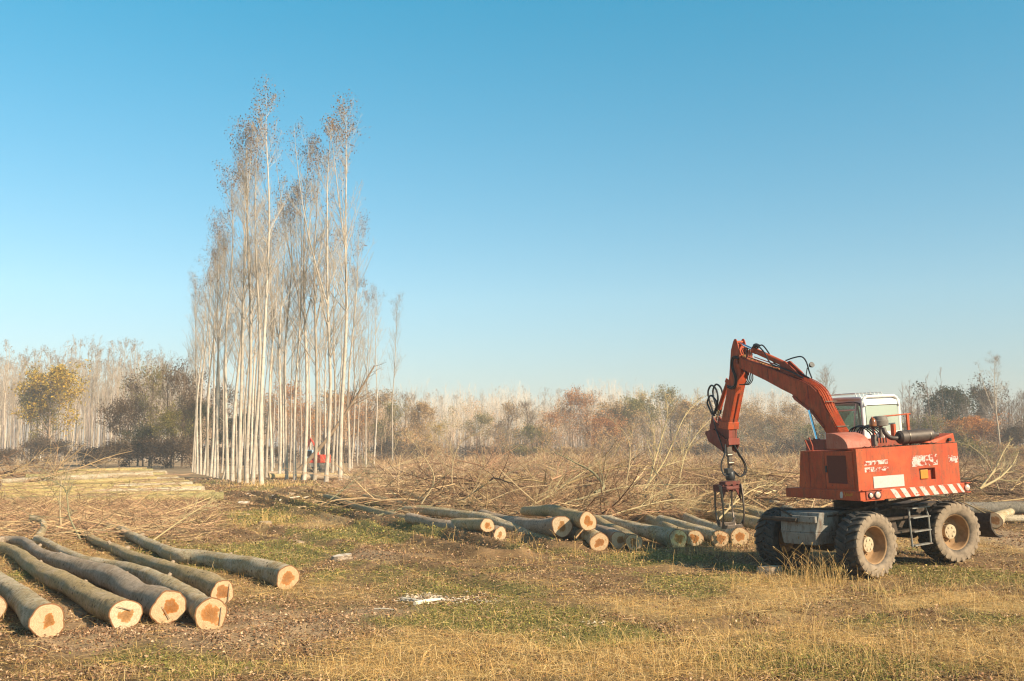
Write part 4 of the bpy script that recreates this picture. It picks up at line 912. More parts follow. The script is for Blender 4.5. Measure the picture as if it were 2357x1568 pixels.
brush_heap('brushwood', sp, 51, 'tangled heap of lopped branches behind the log pile')
sp = []
for k in range(330):
    y = 52 * (150 / 52) ** rng.uniform(0, 1); u = rng.uniform(870 if y > 70 else 830, 2420); x = (u - CX) / F * y
    sp.append((x, y, abs(rng.normal()) * .35 + .2, rng.uniform(3.5, 7), 1 + (y > 80)))
brush_heap('brushwood', sp, 52, 'wide field of cut branches reaching to the far wood', TWF)
sp = [((rng.uniform(-150, 470) - CX) / F * (yy := rng.uniform(29, 42)), yy, abs(rng.normal()) * .03 + .02, rng.uniform(1.2, 2.8), 0) for k in range(80)]
brush_heap('brushwood', sp, 53, 'twigs and branches covering the tops of the foreground logs')
sp = [((rng.uniform(-200, 170) - CX) / F * (yy := rng.uniform(50, 95)), yy, abs(rng.normal()) * .4 + .3, rng.uniform(4, 7), 1) for k in range(50)]
brush_heap('brushwood', sp, 54, 'grey brush heap behind the yellowish poles at the left edge')
sp = [((rng.uniform(2200, 2500) - CX) / F * (yy := rng.uniform(40, 62)), yy, abs(rng.normal()) * .3 + .1, rng.uniform(2.5, 5), 0) for k in range(45)]
brush_heap('brushwood', sp, 55, 'branch heap right of the excavator')
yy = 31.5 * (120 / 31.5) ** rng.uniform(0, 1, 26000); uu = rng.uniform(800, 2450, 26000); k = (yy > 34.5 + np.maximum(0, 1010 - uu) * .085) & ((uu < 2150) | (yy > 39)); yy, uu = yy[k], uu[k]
sticks('twig_litter', (uu - CX) / F * yy, yy, np.where(yy < 52, .10, .5), 61, 'dry twigs strewn thickly under the branch heaps', pal=[(.40, .27, .17), (.28, .18, .11), (.20, .13, .08), (.46, .33, .21)])  # twig palette darkened to put shade into the gaps of the heap
yy = 33 * (66 / 33) ** rng.uniform(0, 1, 650); uu = rng.uniform(860, 1900, 650); k = yy > 35 + np.maximum(0, 1010 - uu) * .085; yy, uu = yy[k], uu[k]
sticks('brush_limbs', (uu - CX) / F * yy, yy, .8, 64, 'thicker yellowish limbs crossing in the branch heap', (1.2, 3.6), (.012, .032), .22, [(.46, .34, .19), (.36, .26, .14), (.52, .40, .24), (.24, .17, .10)], .22)
yy = rng.uniform(28, 42, 90); uu = rng.uniform(-150, 430, 90); sticks('brush_limbs', (uu - CX) / F * yy, yy, .25, 65, 'thicker bent limbs lying over the foreground log tops', (.8, 2.4), (.010, .025), .12, [(.50, .38, .21), (.40, .29, .17), (.28, .20, .12)])
yy = rng.uniform(27, 46, 5000); uu = rng.uniform(-150, 500, 5000); sticks('twig_litter', (uu - CX) / F * yy, yy, .25, 62, 'dry twigs strewn around the foreground log tops')
yy = rng.uniform(10, 30, 1500); uu = rng.uniform(0, 2357, 1500); sticks('twig_litter', (uu - CX) / F * yy, yy, .02, 63, 'single dry twigs lying on the open clearing', (.08, .4), (.002, .004), .05)

def big_branch(u, v, dist, tip, th, seed, lb, colr, nchild=12, up=.1, wig=.05, name='branch'):
    """tip: list of enlarged frame points the limb passes through"""
    rng = np.random.default_rng(seed); pts = [D(a_, b_, dist + k * .25) for k, (a_, b_) in enumerate([(u, v)] + tip)]
    c = np.array([list(p) for p in smooth_path(pts, 4)]); base = c[0].copy(); P = (c - base)[None]; th = th * .85; R = np.linspace(th, th * .18, len(c))[None]
    Lt = np.linalg.norm(np.diff(c, axis=0), axis=1).sum()
    P1, R1 = spawn(P, R, nchild, .15, 1., 38, 10, lambda t, p: Lt * .42 * (1.15 - t), up, wig + .04, 7, rng, .55, .008); P2, R2 = spawn(P1, R1, 5, .2, 1., 36, 10, lambda t, p: p * .4, up, .09, 4, rng, .6, .006)
    L = [tubes(P, R, 8), tubes(P1, R1, 5), tubes(P2, R2, 3)]; V, Q = merge(L); n = len(V)
    C = np.tile(np.array([*colr, 1.]), (n, 1))
    o = ob(name, mesh_np(name, V, Q, None, True, {'col': ('FLOAT_COLOR', C)}), M['brush']); o.location = base; tag(o, lb, 'branch', 'large branches sticking out of the brush'); return o
Y1 = (.48, .37, .20); Y2 = (.38, .28, .16); Y3 = (.24, .21, .12)
BB = [(1370, 1075 + 60, 36, [(1390, 1120), (1362, 1085), (1330, 1068), (1275, 1040)], .085, 'dark thick limb arching up in the middle of the heap', Y3),
      (1480, 1130, 38, [(1530, 1060), (1575, 960), (1622, 910)], .05, 'tallest upright branch, its twigs reaching over the tree line', Y1),
      (1490, 1130, 39, [(1510, 1050), (1535, 960), (1530, 900)], .05, 'upright pale branch left of the tallest one', Y1),
      (1440, 1120, 38, [(1450, 1050), (1440, 1000), (1400, 960)], .04, 'slender branch leaning left from the tall group', Y2),
      (1560, 1120, 40, [(1580, 1040), (1620, 980), (1660, 950)], .04, 'light branch bending towards the grapple', Y1),
      (1230, 1180, 35, [(1330, 1150), (1450, 1120), (1620, 1115)], .055, 'long yellowish limb lying flat to the right above the raised logs', Y1),
      (1180, 1185, 36, [(1250, 1150), (1330, 1095), (1370, 1070)], .05, 'yellow limb rising to the right over the pile', Y1),
      (1060, 1160, 38, [(1110, 1120), (1190, 1080), (1260, 1040)], .045, 'pale branch rising from the left part of the heap', Y2),
      (970, 1160, 37, [(1000, 1100), (960, 1030), (940, 1005)], .04, 'grey branch standing up at the left part of the heap', Y2),
      (1050, 1150, 40, [(1040, 1090), (1060, 1020), (1120, 990)], .035, 'thin branch arching right before the far trees', Y2),
      (1650, 1200, 31, [(1700, 1150), (1750, 1120), (1800, 1118)], .04, 'yellow branch passing behind the grapple hoses', Y1),
      (1380, 1195, 33, [(1480, 1165), (1560, 1150), (1640, 1160)], .04, 'bowed light branch above the roundest log end', Y1),
      (860, 1190, 36, [(960, 1165), (1080, 1180), (1190, 1195)], .045, 'grey limb lying along the left of the pile', Y3),
      (760, 1150, 42, [(800, 1120), (840, 1080), (850, 1030)], .035, 'dead branch standing near the feet of the last poplars', Y3),
      (2260, 1120, 38, [(2290, 1080), (2310, 1040), (2330, 1010)], .05, 'bright forked branch right of the excavator', Y1),
      (2255, 1125, 37, [(2300, 1100), (2330, 1070), (2345, 1040)], .06, 'thick yellow split branch at the right edge', Y1),
      (2300, 1130, 40, [(2270, 1060), (2225, 1020), (2200, 990)], .035, 'grey branch pointing to the counterweight', Y2),
      (192, 1255, 27, [(160, 1190), (145, 1120), (60, 1090)], .035, 'dark bent branch crossing before the yellowish poles', Y3),
      (140, 1210, 29, [(138, 1150), (141, 1110), (150, 1090)], .035, 'straight dead stem standing before the poles', Y2),
      (60, 1240, 28, [(200, 1220), (330, 1225), (430, 1180)], .035, 'branch fanning out behind the rightmost foreground logs', Y2),
      (330, 1260, 26, [(400, 1210), (460, 1170), (500, 1150)], .03, 'thin branches fanning right over the grass', Y1),
      (0, 1215, 29, [(90, 1235), (190, 1230), (290, 1200)], .045, 'yellow brown branch lying across the log tops', Y1)]
for k, (u, v, dist, tp, th, lb, cc) in enumerate(BB): big_branch(u, v, dist, tp, th, 900 + k, lb, cc, 13 if k not in (0, 5, 12) else 8)

# dry reeds along the far field edge
rng = np.random.default_rng(71); n = 16000; y = rng.uniform(150, 200, n); u = rng.uniform(860, 2400, n); x = (u - CX) / F * y
V, Q, C = blades(x, y, np.zeros(n), rng, rng.uniform(1.0, 2.6, n) * (.6 + .8 * vnoise(x, y, 9, 4)), rng.uniform(.06, .14, n), rng.uniform(55, 88, n), pick(rng, n, [(.50, .34, .20), (.42, .27, .15), (.56, .42, .26)]), 4)
o = ob('reeds', mesh_np('reeds', V, Q, None, False, {'col': ('FLOAT_COLOR', C)}), M['cover']); kindof(o, 'stuff'); tag(o, 'tan dry reeds in a belt before the far wood', 'reeds')

# ------------------------------------------------------------------ the wheeled grapple excavator
M['orange'] = paint('orange_paint', (.42, .052, .015), (.17, .075, .04), .85, .5, (.09, .045, .03), (.50, .10, .030))
M['orange_dull'] = paint('orange_paint_dull', (.27, .04, .015), (.16, .08, .05), .7, .55)
M['pink_paint'] = paint('faded_orange_paint', (.36, .10, .06), (.42, .20, .14), .8, .55, (.20, .07, .05), (.42, .16, .11))
M['grapple_red'] = paint('grapple_paint', (.13, .026, .016), (.07, .05, .035), .9, .7); M['maroon'] = simple('maroon_grille', (.13, .035, .022), .75, 0, .15, 40)
M['red_dark'] = paint('dark_red_paint', (.20, .032, .016), (.10, .06, .04), .8, .55)
M['black'] = simple('black_rubber_hose', (.022, .022, .024), .45, 0, .3, 10, .4)
M['tyre'] = simple('tyre_rubber', (.17, .135, .105), .88, 0, .35, 5, .15)
def dusty_tyre():
    m, t, b = mat('dusty_tyre'); a_ = attr(t, 'wl'); sx = t.nodes.new('ShaderNodeSeparateXYZ'); t.links.new(a_, sx.inputs[0]); n = noise(t, tc(t), 7, 6, .7)
    k = math_(t, 'ADD', sx.outputs[1], math_(t, 'MULTIPLY', math_(t, 'SUBTRACT', n, .5), .10))
    c = mixc(t, ramp(t, k, [(.19, (0, 0, 0)), (.25, (1, 1, 1))]), ramp(t, n, [(.3, (.035, .033, .033)), (.7, (.085, .075, .065))]), ramp(t, n, [(.3, (.20, .15, .105)), (.7, (.31, .235, .165))]))
    t.links.new(c, b.inputs['Base Color']); b.inputs['Roughness'].default_value = .9; b.inputs['Specular IOR Level'].default_value = .12; bump(t, b, noise(t, tc(t), 60, 4), .25, .01); return m
M['tyre_d'] = dusty_tyre()
M['rim'] = simple('dusty_rim', (.30, .18, .09), .75, 0, .25, 7, .2)
M['hub'] = simple('pale_hub', (.44, .34, .22), .75, 0, .25, 25, .2)
M['steel'] = simple('grey_steel', (.13, .10, .08), .45, .7, .35, 14, .5)
M['chrome'] = simple('chrome_rod', (.75, .78, .8), .12, 1., .05, 10, .5)
M['chassis'] = paint('chassis_paint', (.19, .18, .16), (.12, .07, .045), 1., .7, (.04, .03, .025), (.27, .26, .23))
M['mud'] = simple('muddy_shaded_steel', (.065, .048, .036), .85, 0, .5, 9, .2)  # mud, darkened so the shade beneath the machine sits in the colour
M['white'] = simple('white_cab_paint', (.68, .66, .62), .4, 0, .06, 6, .4)
M['muffler'] = simple('sooty_muffler', (.085, .066, .055), .55, .3, .3, 9, .4)
M['dustcan'] = simple('dusty_cleaner', (.17, .145, .12), .6, 0, .3, 14, .3)
M['decal'] = simple('worn_white_decal', (.52, .47, .43), .7, 0, .12, 30, .2)
M['amber'] = simple('amber_sticker', (.50, .20, .015), .5, 0, .15, 40, .4)
M['beacon'] = simple('amber_beacon', (.22, .075, .02), .15, 0, .4, 12, .6)
M['lens'] = simple('lamp_lens', (.68, .45, .36), .15, 0, .3, 30, .6)
def glassmat(name, tint, fac=.55):
    m, t, b = mat(name); b.inputs['Base Color'].default_value = (*tint, 1); b.inputs['Roughness'].default_value = .08; b.inputs['Specular IOR Level'].default_value = .6
    tr = t.nodes.new('ShaderNodeBsdfTransparent'); tr.inputs[0].default_value = (.80, .92, .88, 1); mx = t.nodes.new('ShaderNodeMixShader'); mx.inputs[0].default_value = fac
    t.links.new(tr.outputs[0], mx.inputs[1]); t.links.new(b.outputs[0], mx.inputs[2]); t.links.new(mx.outputs[0], t.nodes['Material Output'].inputs[0]); return m
M['glass'] = glassmat('cab_glass', (.32, .42, .38), .30); M['glass_dusty'] = glassmat('dusty_rear_glass', (.50, .56, .48), .62)

def wheel(parent, MX, name='wheel', lod=0):
    """axis along +Y = outside"""
    R_, Wd, rr = .625, .25, .355
    rim = MB().lathe([(-.16, rr + .01), (-.17, rr + .03), (.17, rr + .03), (.195, rr + .035), (.20, rr + .005), (.185, rr - .015), (.10, rr - .03), (-.02, rr - .045), (-.04, rr - .06), (-.05, .20), (-.04, .16), (-.10, .12)], (0, 0, 0), (0, 1, 0), 40)
    o = rim.build(name, M['rim'], parent, True, M=MX)
    prof = [(-.20, rr + .005), (-.235, rr + .04), (-.258, rr + .12), (-.255, R_ - .075), (-.235, R_ - .045), (-.12, R_ - .038), (0, R_ - .033), (.12, R_ - .038), (.235, R_ - .045), (.255, R_ - .075), (.258, rr + .12), (.235, rr + .04), (.20, rr + .005)]
    ty = MB().lathe(prof, (0, 0, 0), (0, 1, 0), 60)
    NL = 24
    for k in range(NL):
        for sgn in (-1, 1):
            a0 = 2 * math.pi * (k + (.5 if sgn > 0 else 0)) / NL
            v = []; sec = [(.264, .0 + .0, R_ - .12, R_ - .085), (.258, .025, R_ - .08, R_ - .032), (.16, .10, R_ - .06, R_), (.05, .19, R_ - .05, R_ + .002), (-.015, .25, R_ - .05, R_ - .004)]
            hw = .034
            for (yy, da, ri, ro) in sec:
                for (r_, dh) in ((ri, -hw * 1.25), (ri, hw * 1.25), (ro, hw), (ro, -hw)):
                    aa = a0 + da * .9 + dh / R_; v.append((r_ * math.sin(aa), yy * sgn, r_ * math.cos(aa)))
            f = [(0, 1, 2, 3), (19, 18, 17, 16)]
            for q in range(4):
                for e in range(4): f.append((q * 4 + e, q * 4 + (e + 1) % 4, (q + 1) * 4 + (e + 1) % 4, (q + 1) * 4 + e))
            ty.raw(v, f)
    wl = [c for p in ty.v for c in p]
    t_ = ty.build('tyre', M['tyre_d'], o, True, M=MX); at = t_.data.attributes.new('wl', 'FLOAT_VECTOR', 'POINT'); at.data.foreach_set('vector', wl)
    hb = MB().lathe([(-.09, .12), (.035, .15), (.06, .145), (.065, .12), (.068, .0)], (0, 0, 0), (0, 1, 0), 28)
    for k in range(6):
        w = k * math.pi / 3; hb.lathe([(.06, .024), (.078, .022), (.08, .0)], (.095 * math.cos(w), 0, .095 * math.sin(w)), (0, 1, 0), 8)
    hb.build('hub_cap', M['hub'], o, True, M=MX)
    nb = MB()
    for k in range(10):
        w = k * math.pi / 5; nb.lathe([(-.05, .014), (-.028, .014), (-.027, 0)], (.205 * math.cos(w), 0, .205 * math.sin(w)), (0, 1, 0), 6)
    nb.lathe([(-.03, .03), (.0, .03), (.0, .015)], (.27, 0, -.02), (0, 1, 0), 12)
    nb.build('wheel_nuts', M['rim'], o, True, M=MX)
    return o

yaw = math.radians(20); roll = math.radians(-3)
RM = Matrix.Rotation(yaw, 3, 'Z') @ Matrix.Rotation(roll, 3, 'Y')
EX = thing('excavator', 'orange wheeled excavator with grapple and white cab, standing at right', 'excavator', (7.3, 21.0, .06), RM.to_euler())
CM = Matrix.Translation((0, -.1, 0)) @ Matrix.Rotation(math.radians(12.5), 4, 'Z')     # undercarriage turned under the upper part

# upper body
bd = MB(); bd.prism([(-1.43, 1.60), (.36, 1.60), (.23, 2.40), (-1.43, 2.40)], -1.2, 1.26)
xs = [-1.2, .27, .66, 1.27]; zs = [1.62, 1.76, 1.985, 2.44]   # rear wall with a window in it
for i in range(3):
    for j in range(3):
        if (i, j) != (1, 1): bd.raw([(xs[i], -1.50, zs[j]), (xs[i + 1], -1.50, zs[j]), (xs[i + 1], -1.50, zs[j + 1]), (xs[i], -1.50, zs[j + 1])], [(0, 1, 2, 3)])
bd.raw([(.27, -1.5, 1.76), (.66, -1.5, 1.76), (.66, -1.5, 1.985), (.27, -1.5, 1.985), (.27, -1.435, 1.76), (.66, -1.435, 1.76), (.66, -1.435, 1.985), (.27, -1.435, 1.985)], [(0, 1, 5, 4), (1, 2, 6, 5), (2, 3, 7, 6), (3, 0, 4, 7)])
bd.raw([(-1.2, -1.5, 1.62), (-1.2, -1.5, 2.44), (-1.2, -1.43, 2.44), (-1.2, -1.43, 1.62)], [(0, 1, 2, 3)])
bd.raw([(1.27, -1.5, 1.62), (1.27, -1.5, 2.44), (1.27, -1.43, 2.44), (1.27, -1.43, 1.62)], [(0, 1, 2, 3)])
bd.raw([(-1.2, -1.5, 2.44), (1.27, -1.5, 2.44), (1.27, -1.43, 2.44), (-1.2, -1.43, 2.44)], [(0, 1, 2, 3)])
bd.raw([(-1.2, -1.43, 2.40), (1.27, -1.43, 2.40), (1.27, -1.43, 2.44), (-1.2, -1.43, 2.44)], [(0, 1, 2, 3)])
body = bd.build('body', M['orange'], EX)
sk = MB().prism([(-1.56, 1.455), (.80, 1.44), (.80, 1.625), (.40, 1.645), (-1.56, 1.645)], -1.23, 1.32).build('skirt', M['orange'], EX, bevel=.012)
# hazard stripes
st = MB()
for k in range(8):
    x0 = -.52 + k * .232; w_ = .125 if k < 7 else .07
    if x0 + w_ + .13 > 1.32: w_ = .05
    st.raw([(x0 + .13, -1.5635, 1.462), (x0 + .13 + w_, -1.5635, 1.462), (x0 + w_, -1.5635, 1.64), (x0, -1.5635, 1.64)], [(0, 1, 2, 3)])
def flaky(name, scale, thr):
    m, t, b = mat(name); co = tc(t); n = noise(t, mapping(t, co, (1, 1, 1)), scale, 5, .7)
    f = ramp(t, n, [(thr - .02, (1, 1, 1)), (thr + .02, (0, 0, 0))])
    c = mixc(t, f, (.34, .045, .016), ramp(t, noise(t, co, 14, 4), [(.3, (.42, .36, .31)), (.7, (.56, .53, .49))]))
    t.links.new(c, b.inputs['Base Color']); b.inputs['Roughness'].default_value = .6; return m
M['stripe'] = flaky('worn_white_stripe', 9, .60); M['peel'] = flaky('peeling_white_lettering', 15, .50)
st.build('hazard_stripes', M['stripe'], sk)
def lettering(x0, x1, z0, z1, rows, seed, gap=.18):
    r_ = random.Random(seed); mb = MB(); h = (z1 - z0) / rows
    for q in range(rows):
        x = x0
        while x < x1 - .01:
            w_ = min(r_.uniform(.03, .075), x1 - x); a_ = z0 + q * h + r_.uniform(.0, .25) * h; b_ = z0 + (q + 1) * h - r_.uniform(.08, .3) * h
            if r_.random() > gap * .5:
                s_ = r_.uniform(-.01, .01); mb.raw([(x, -1.503, a_), (x + w_, -1.503, a_ + s_), (x + w_, -1.503, b_), (x + s_, -1.503, b_ + s_)], [(0, 1, 2, 3)])
                if r_.random() < .5: mb.raw([(x + w_ * .3, -1.5045, a_ - .01), (x + w_ * .6, -1.5045, a_ - .01), (x + w_ * .6, -1.5045, b_ + .008), (x + w_ * .3, -1.5045, b_ + .01)], [(0, 1, 2, 3)])
            x += w_ + r_.choice([.004, .012])
    return mb.build('worn_lettering', M['peel'], body)
for (x0, x1, z0, z1) in ((-1.03, -.76, 2.115, 2.20), (-.74, -.47, 2.12, 2.205), (-1.03, -.80, 1.985, 2.08), (-.79, -.46, 1.99, 2.07), (.11, .40, 2.025, 2.24), (.405, .52, 2.04, 2.235), (.525, .74, 2.03, 2.245), (1.02, 1.12, 2.05, 2.20), (1.13, 1.25, 2.045, 2.18)):
    MB().raw([(x0, -1.503, z0), (x1, -1.503, z0 + .006), (x1, -1.503, z1), (x0, -1.503, z1 - .004)], [(0, 1, 2, 3)]).build('worn_lettering', M['peel'], body)
MB().box(-.85, -.12, -1.512, -1.5, 1.67, 1.895).build('number_plate', M['decal'], EX, bevel=.004)
MB().box(.34, .53, -1.455, -1.437, 1.775, 1.955).build('amber_sticker', M['amber'], EX, bevel=.01)
MB().box(.285, .325, -1.46, -1.437, 1.80, 1.93).build('latch', M['black'], EX, bevel=.005)
# tail lamps
hs = MB().prism([(-1.10, 1.475), (-.78, 1.475), (-.74, 1.50), (-.74, 1.60), (-.78, 1.63), (-1.10, 1.63)], -1.58, -1.56, 1).build('lamp_panel', M['orange_dull'], EX, bevel=.006)
MB().box(-1.2, -.7, -1.60, -1.555, 1.645, 1.66).box(-1.2, -.7, -1.60, -1.555, 1.448, 1.462).build('lamp_guard', M['orange'], EX)
for x_, r_ in ((-1.0, .045), (-.84, .062)):
    lp = MB().lathe([(0, r_ + .012), (.02, r_ + .012), (.022, r_)], (x_, -1.58, 1.552), (0, -1, 0), 20).build('tail_light', M['black'], EX, True)
    MB().lathe([(.012, r_), (.02, r_ * .9), (.028, r_ * .5), (.03, 0)], (x_, -1.58, 1.552), (0, -1, 0), 20).build('lens', M['lens'], lp, True)
lp = MB().box(1.33, 1.42, -1.60, -1.45, 1.63, 1.65).box(1.33, 1.42, -1.60, -1.45, 1.45, 1.47).build('lamp_guard', M['orange'], EX)
MB().lathe([(0, .055), (.03, .06), (.05, .03), (.055, 0)], (1.36, -1.55, 1.55), (0, -1, 0), 18).build('tail_light', M['lens'], EX, True)
# side door with grille
dr = MB().box(-1.215, -1.2, -1.40, -.56, 1.68, 2.40).build('side_door', M['orange'], EX, bevel=.006)
MB().box(-1.219, -1.21, -1.21, -.64, 1.77, 2.315).build('grille', M['maroon'], dr)
MB().box(-1.235, -1.215, -.625, -.575, 1.98, 2.11).build('door_handle', M['black'], dr, bevel=.006)
MB().box(-1.2035, -1.2, -.045, -.03, 1.66, 2.38).box(-1.2035, -1.2, -.54, -.53, 1.66, 2.40).build('panel_seam', M['red_dark'], body)
MB().raw([(-1.2335, -.98, 1.49), (-1.2335, -1.04, 1.49), (-1.2335, -1.07, 1.56), (-1.2335, -1.05, 1.62), (-1.2335, -.99, 1.61), (-1.2335, -.97, 1.55)], [(0, 1, 2, 3, 4, 5)]).build('white_sticker', M['decal'], sk)
yb = MB(); rr_ = random.Random(2)
for k in range(9):
    y_ = -1.10 - k * .028; a_ = 1.52 + rr_.uniform(0, .03); yb.raw([(-1.2335, y_, a_), (-1.2335, y_ - .022, a_ + .004), (-1.2335, y_ - .02, a_ + rr_.uniform(.03, .07)), (-1.2335, y_, a_ + .05)], [(0, 1, 2, 3)])
yb.build('yellow_lettering', M['amber'], sk)
# deck: hood, raised fender, low walls
hp = [(-1.24 + .0, 2.44)] + [(-.70 - .56 * math.sin(w), 2.455 + .30 * math.cos(w)) for w in np.linspace(math.pi / 2, 0, 9)] + [(-.62, 2.755), (-.62, 2.44)]
MB().prism(hp, -1.19, -.62).build('engine_hood', M['pink_paint'], EX, False, bevel=.008)
MB().hexa([(.95, -1.25, 2.441), (1.47, -1.25, 2.441), (1.47, -.35, 2.441), (.95, -.35, 2.441), (.72, -1.2, 2.47), (1.44, -1.25, 2.63), (1.44, -.35, 2.63), (.72, -.4, 2.5)]).build('fender', M['orange'], EX, bevel=.01)
MB().lathe([(0, .035), (.05, .035), (.05, 0)], (1.30, -1.25, 2.50), (0, -1, 0), 12).build('filler_cap', M['black'], EX, True)
MB().box(-.60, .95, -.62, -.59, 2.41, 2.60).box(-.6, .2, -.3, .2, 2.41, 2.55).build('deck_wall', M['orange_dull'], EX, bevel=.008)
MB().box(-.45, -.05, -.2, 1.05, 2.0, 2.60).build('boom_foot', M['red_dark'], EX, bevel=.01)
MB().tube([(-1.05, .12, 2.40), (-1.05, .25, 2.62), (-1.05, .10, 2.66), (-1.05, .02, 2.5), (-1.05, .02, 2.40)], .018, 8).build('grab_handle', M['orange_dull'], EX)
db = MB(); r_ = random.Random(6)
for k in range(90):
    x_ = r_.uniform(-.9, .9); y_ = r_.uniform(-1.42, -1.1); a_ = r_.uniform(0, 6.3); l_ = r_.uniform(.03, .10); z_ = 2.415 + r_.uniform(0, .04)
    db.tube([(x_, y_, z_), (x_ + math.cos(a_) * l_, y_ + math.sin(a_) * l_, z_ + r_.uniform(0, .03))], .006, 4)
db.build('deck_dirt', M['mud'], EX)
# beacon, air cleaner, exhaust
b_ = MB().tube([(-.37, -1.05, 2.42), (-.37, -1.05, 2.84)], .011, 8).lathe([(0, .03), (.03, .05), (.05, .055)], (-.37, -1.05, 2.80), (0, 0, 1), 16).build('beacon_post', M['black'], EX, True)
MB().lathe([(0, .068), (.08, .07), (.13, .055), (.165, .03), (.17, 0)], (-.37, -1.05, 2.85), (0, 0, 1), 24).build('beacon', M['beacon'], EX, True)
MB().lathe([(0, .06), (.22, .06)], (-.12, -.75, 2.45), (0, 0, 1), 20).lathe([(.18, .06), (.24, .04), (.40, .04), (.41, .10), (.42, .155), (.52, .16), (.53, .15), (.58, .145), (.61, .12), (.62, 0)], (-.02, -.85, 2.43), (0, 0, 1), 28).build('air_cleaner', M['dustcan'], EX, True)
mf = MB().lathe([(0, 0), (0, .10), (.04, .132), (.80, .132), (.84, .10), (.88, .07), (.96, .045), (1.0, .045), (1.0, 0)], (.16, -1.12, 2.60), (1, 0, .02), 28).build('exhaust_silencer', M['muffler'], EX, True)
for x_ in (.36, .88): MB().lathe([(-.012, .134), (-.012, .140), (.012, .140), (.012, .134)], (x_, -1.12, 2.60), (1, 0, 0), 28).box(x_ - .015, x_ + .015, -1.16, -1.08, 2.42, 2.48).build('clamp', M['steel'], mf, True)
MB().tube(smooth_path([(-.06, -.98, 2.80), (-.06, -1.02, 2.70), (0, -1.08, 2.61), (.09, -1.12, 2.59), (.17, -1.12, 2.60)], 4), .045, 14).build('exhaust_elbow', M['muffler'], EX, True)
hs_ = MB()
for k in range(6):
    x_ = -.30 + k * .07; hs_.tube(smooth_path([(x_, -.1, 2.55), (x_ + .03, -.25, 2.80 + .02 * (k % 3)), (x_ + .12, -.45, 2.84), (x_ + .22, -.6, 2.70), (x_ + .24, -.62, 2.50)], 5), .014, 7)
hs_.build('hydraulic_hoses', M['black'], EX, True)

# boom
top = [(3.93, 4.50), (3.90, 4.60), (3.80, 4.655), (3.70, 4.64), (2.98, 4.43), (2.41, 4.26), (1.67, 4.02), (1.21, 3.87), (.98, 3.77), (.81, 3.65), (.69, 3.50), (.58, 3.28), (.41, 3.04), (.20, 2.72), (.12, 2.45)]
low = [(.60, 2.45), (.62, 2.75), (.80, 2.98), (1.03, 3.18), (1.39, 3.37), (1.58, 3.48), (1.70, 3.62), (2.08, 3.76), (2.68, 4.00), (3.29, 4.22), (3.74, 4.38), (3.88, 4.41)]
boom = MB().prism(top + low, -.24, .02).build('boom', M['orange'], EX, bevel=.01)
MB().prism([(.66, 2.84), (.86, 3.02), (1.05, 3.20), (1.40, 3.39), (1.60, 3.50), (1.68, 3.58), (1.62, 3.60), (1.36, 3.42), (1.0, 3.24), (.8, 3.06), (.62, 2.88)], -.262, .042).build('gusset', M['orange_dull'], boom)
fl_ = MB()
for a_, b2 in zip(top[3:9], top[4:10]): fl_.hexa([(-.262, a_[0], a_[1] - .02), (.042, a_[0], a_[1] - .02), (.042, b2[0], b2[1] - .02), (-.262, b2[0], b2[1] - .02), (-.262, a_[0], a_[1] + .006), (.042, a_[0], a_[1] + .006), (.042, b2[0], b2[1] + .006), (-.262, b2[0], b2[1] + .006)])
fl_.build('boom_flange', M['orange_dull'], boom)
MB().box(-.2445, -.24, 1.10, 1.13, 3.50, 3.78).build('weld_seam', M['red_dark'], boom); MB().box(-.2445, -.24, 2.55, 2.575, 4.02, 4.27).build('weld_seam', M['red_dark'], boom)
MB().lathe([(0, .055), (.025, .055), (.03, .03), (.03, 0)], (-.24, 3.80, 4.53), (-1, 0, 0), 16).build('boom_pin', M['red_dark'], boom, True)
for k in range(8):      # hard pipes along the back of the boom
    x_ = -.215 + k * .030; of = .03 + .012 * (k % 2)
    pts = [(x_, q[0] - of * .3, q[1] + of) for q in top[6:8]] + [(x_, q[0] - of * .8, q[1] + of * .7) for q in top[8:12]] + [(x_, .38, 3.06), (x_ + .01, .17, 2.76), (x_ + .02, .02, 2.66)]
    MB().tube(smooth_path(pts, 4), .011, 6).build('pipe', M['orange'], boom, True)
MB().box(-.25, .05, .52, .545, 3.40, 3.42).box(-.25, .05, .20, .225, 2.86, 2.88).build('pipe_clamp', M['steel'], boom)
# stick ram on top of the boom
rm = MB().tube([(-.11, 3.26, 4.775), (-.11, 2.05, 4.33)], .066, 16).lathe([(-.02, .078), (.10, .078)], (-.11, 3.26, 4.775), (0, -.94, -.345), 16).build('stick_cylinder', M['orange'], EX, True)
MB().tube([(-.11, 3.90, 5.02), (-.11, 3.24, 4.77)], .034, 12).build('rod', M['chrome'], rm, True)
MB().prism([(2.15, 4.17), (1.35, 3.93), (1.55, 4.12), (1.95, 4.40), (2.12, 4.38)], -.20, -.16).prism([(2.15, 4.17), (1.35, 3.93), (1.55, 4.12), (1.95, 4.40), (2.12, 4.38)], -.06, -.02).build('ram_bracket', M['orange_dull'], boom)
hz_ = MB()
for x_, a_ in ((-.19, 0), (-.04, .05)):
    hz_.tube(smooth_path([(x_, 3.20, 4.84), (x_ - .03, 2.95, 4.86), (x_ - .04, 2.66 + a_, 4.66), (x_ - .05, 2.42 + a_, 4.38), (x_ - .05, 2.0, 4.24), (x_ - .03, 1.6, 4.10), (x_, 1.3, 3.96)], 5), .017, 8)
hz_.tube(smooth_path([(-.05, 2.1, 4.42), (-.02, 1.85, 4.46), (-.02, 1.55, 4.46), (-.03, 1.38, 4.34), (-.03, 1.30, 4.12), (-.03, 1.22, 3.95)], 5), .016, 8)
hz_.tube(smooth_path([(-.14, 3.2, 4.86), (-.11, 3.15, 4.88), (-.06, 3.1, 4.84)], 4), .05, 8)
hz_.build('boom_hoses', M['black'], boom, True)
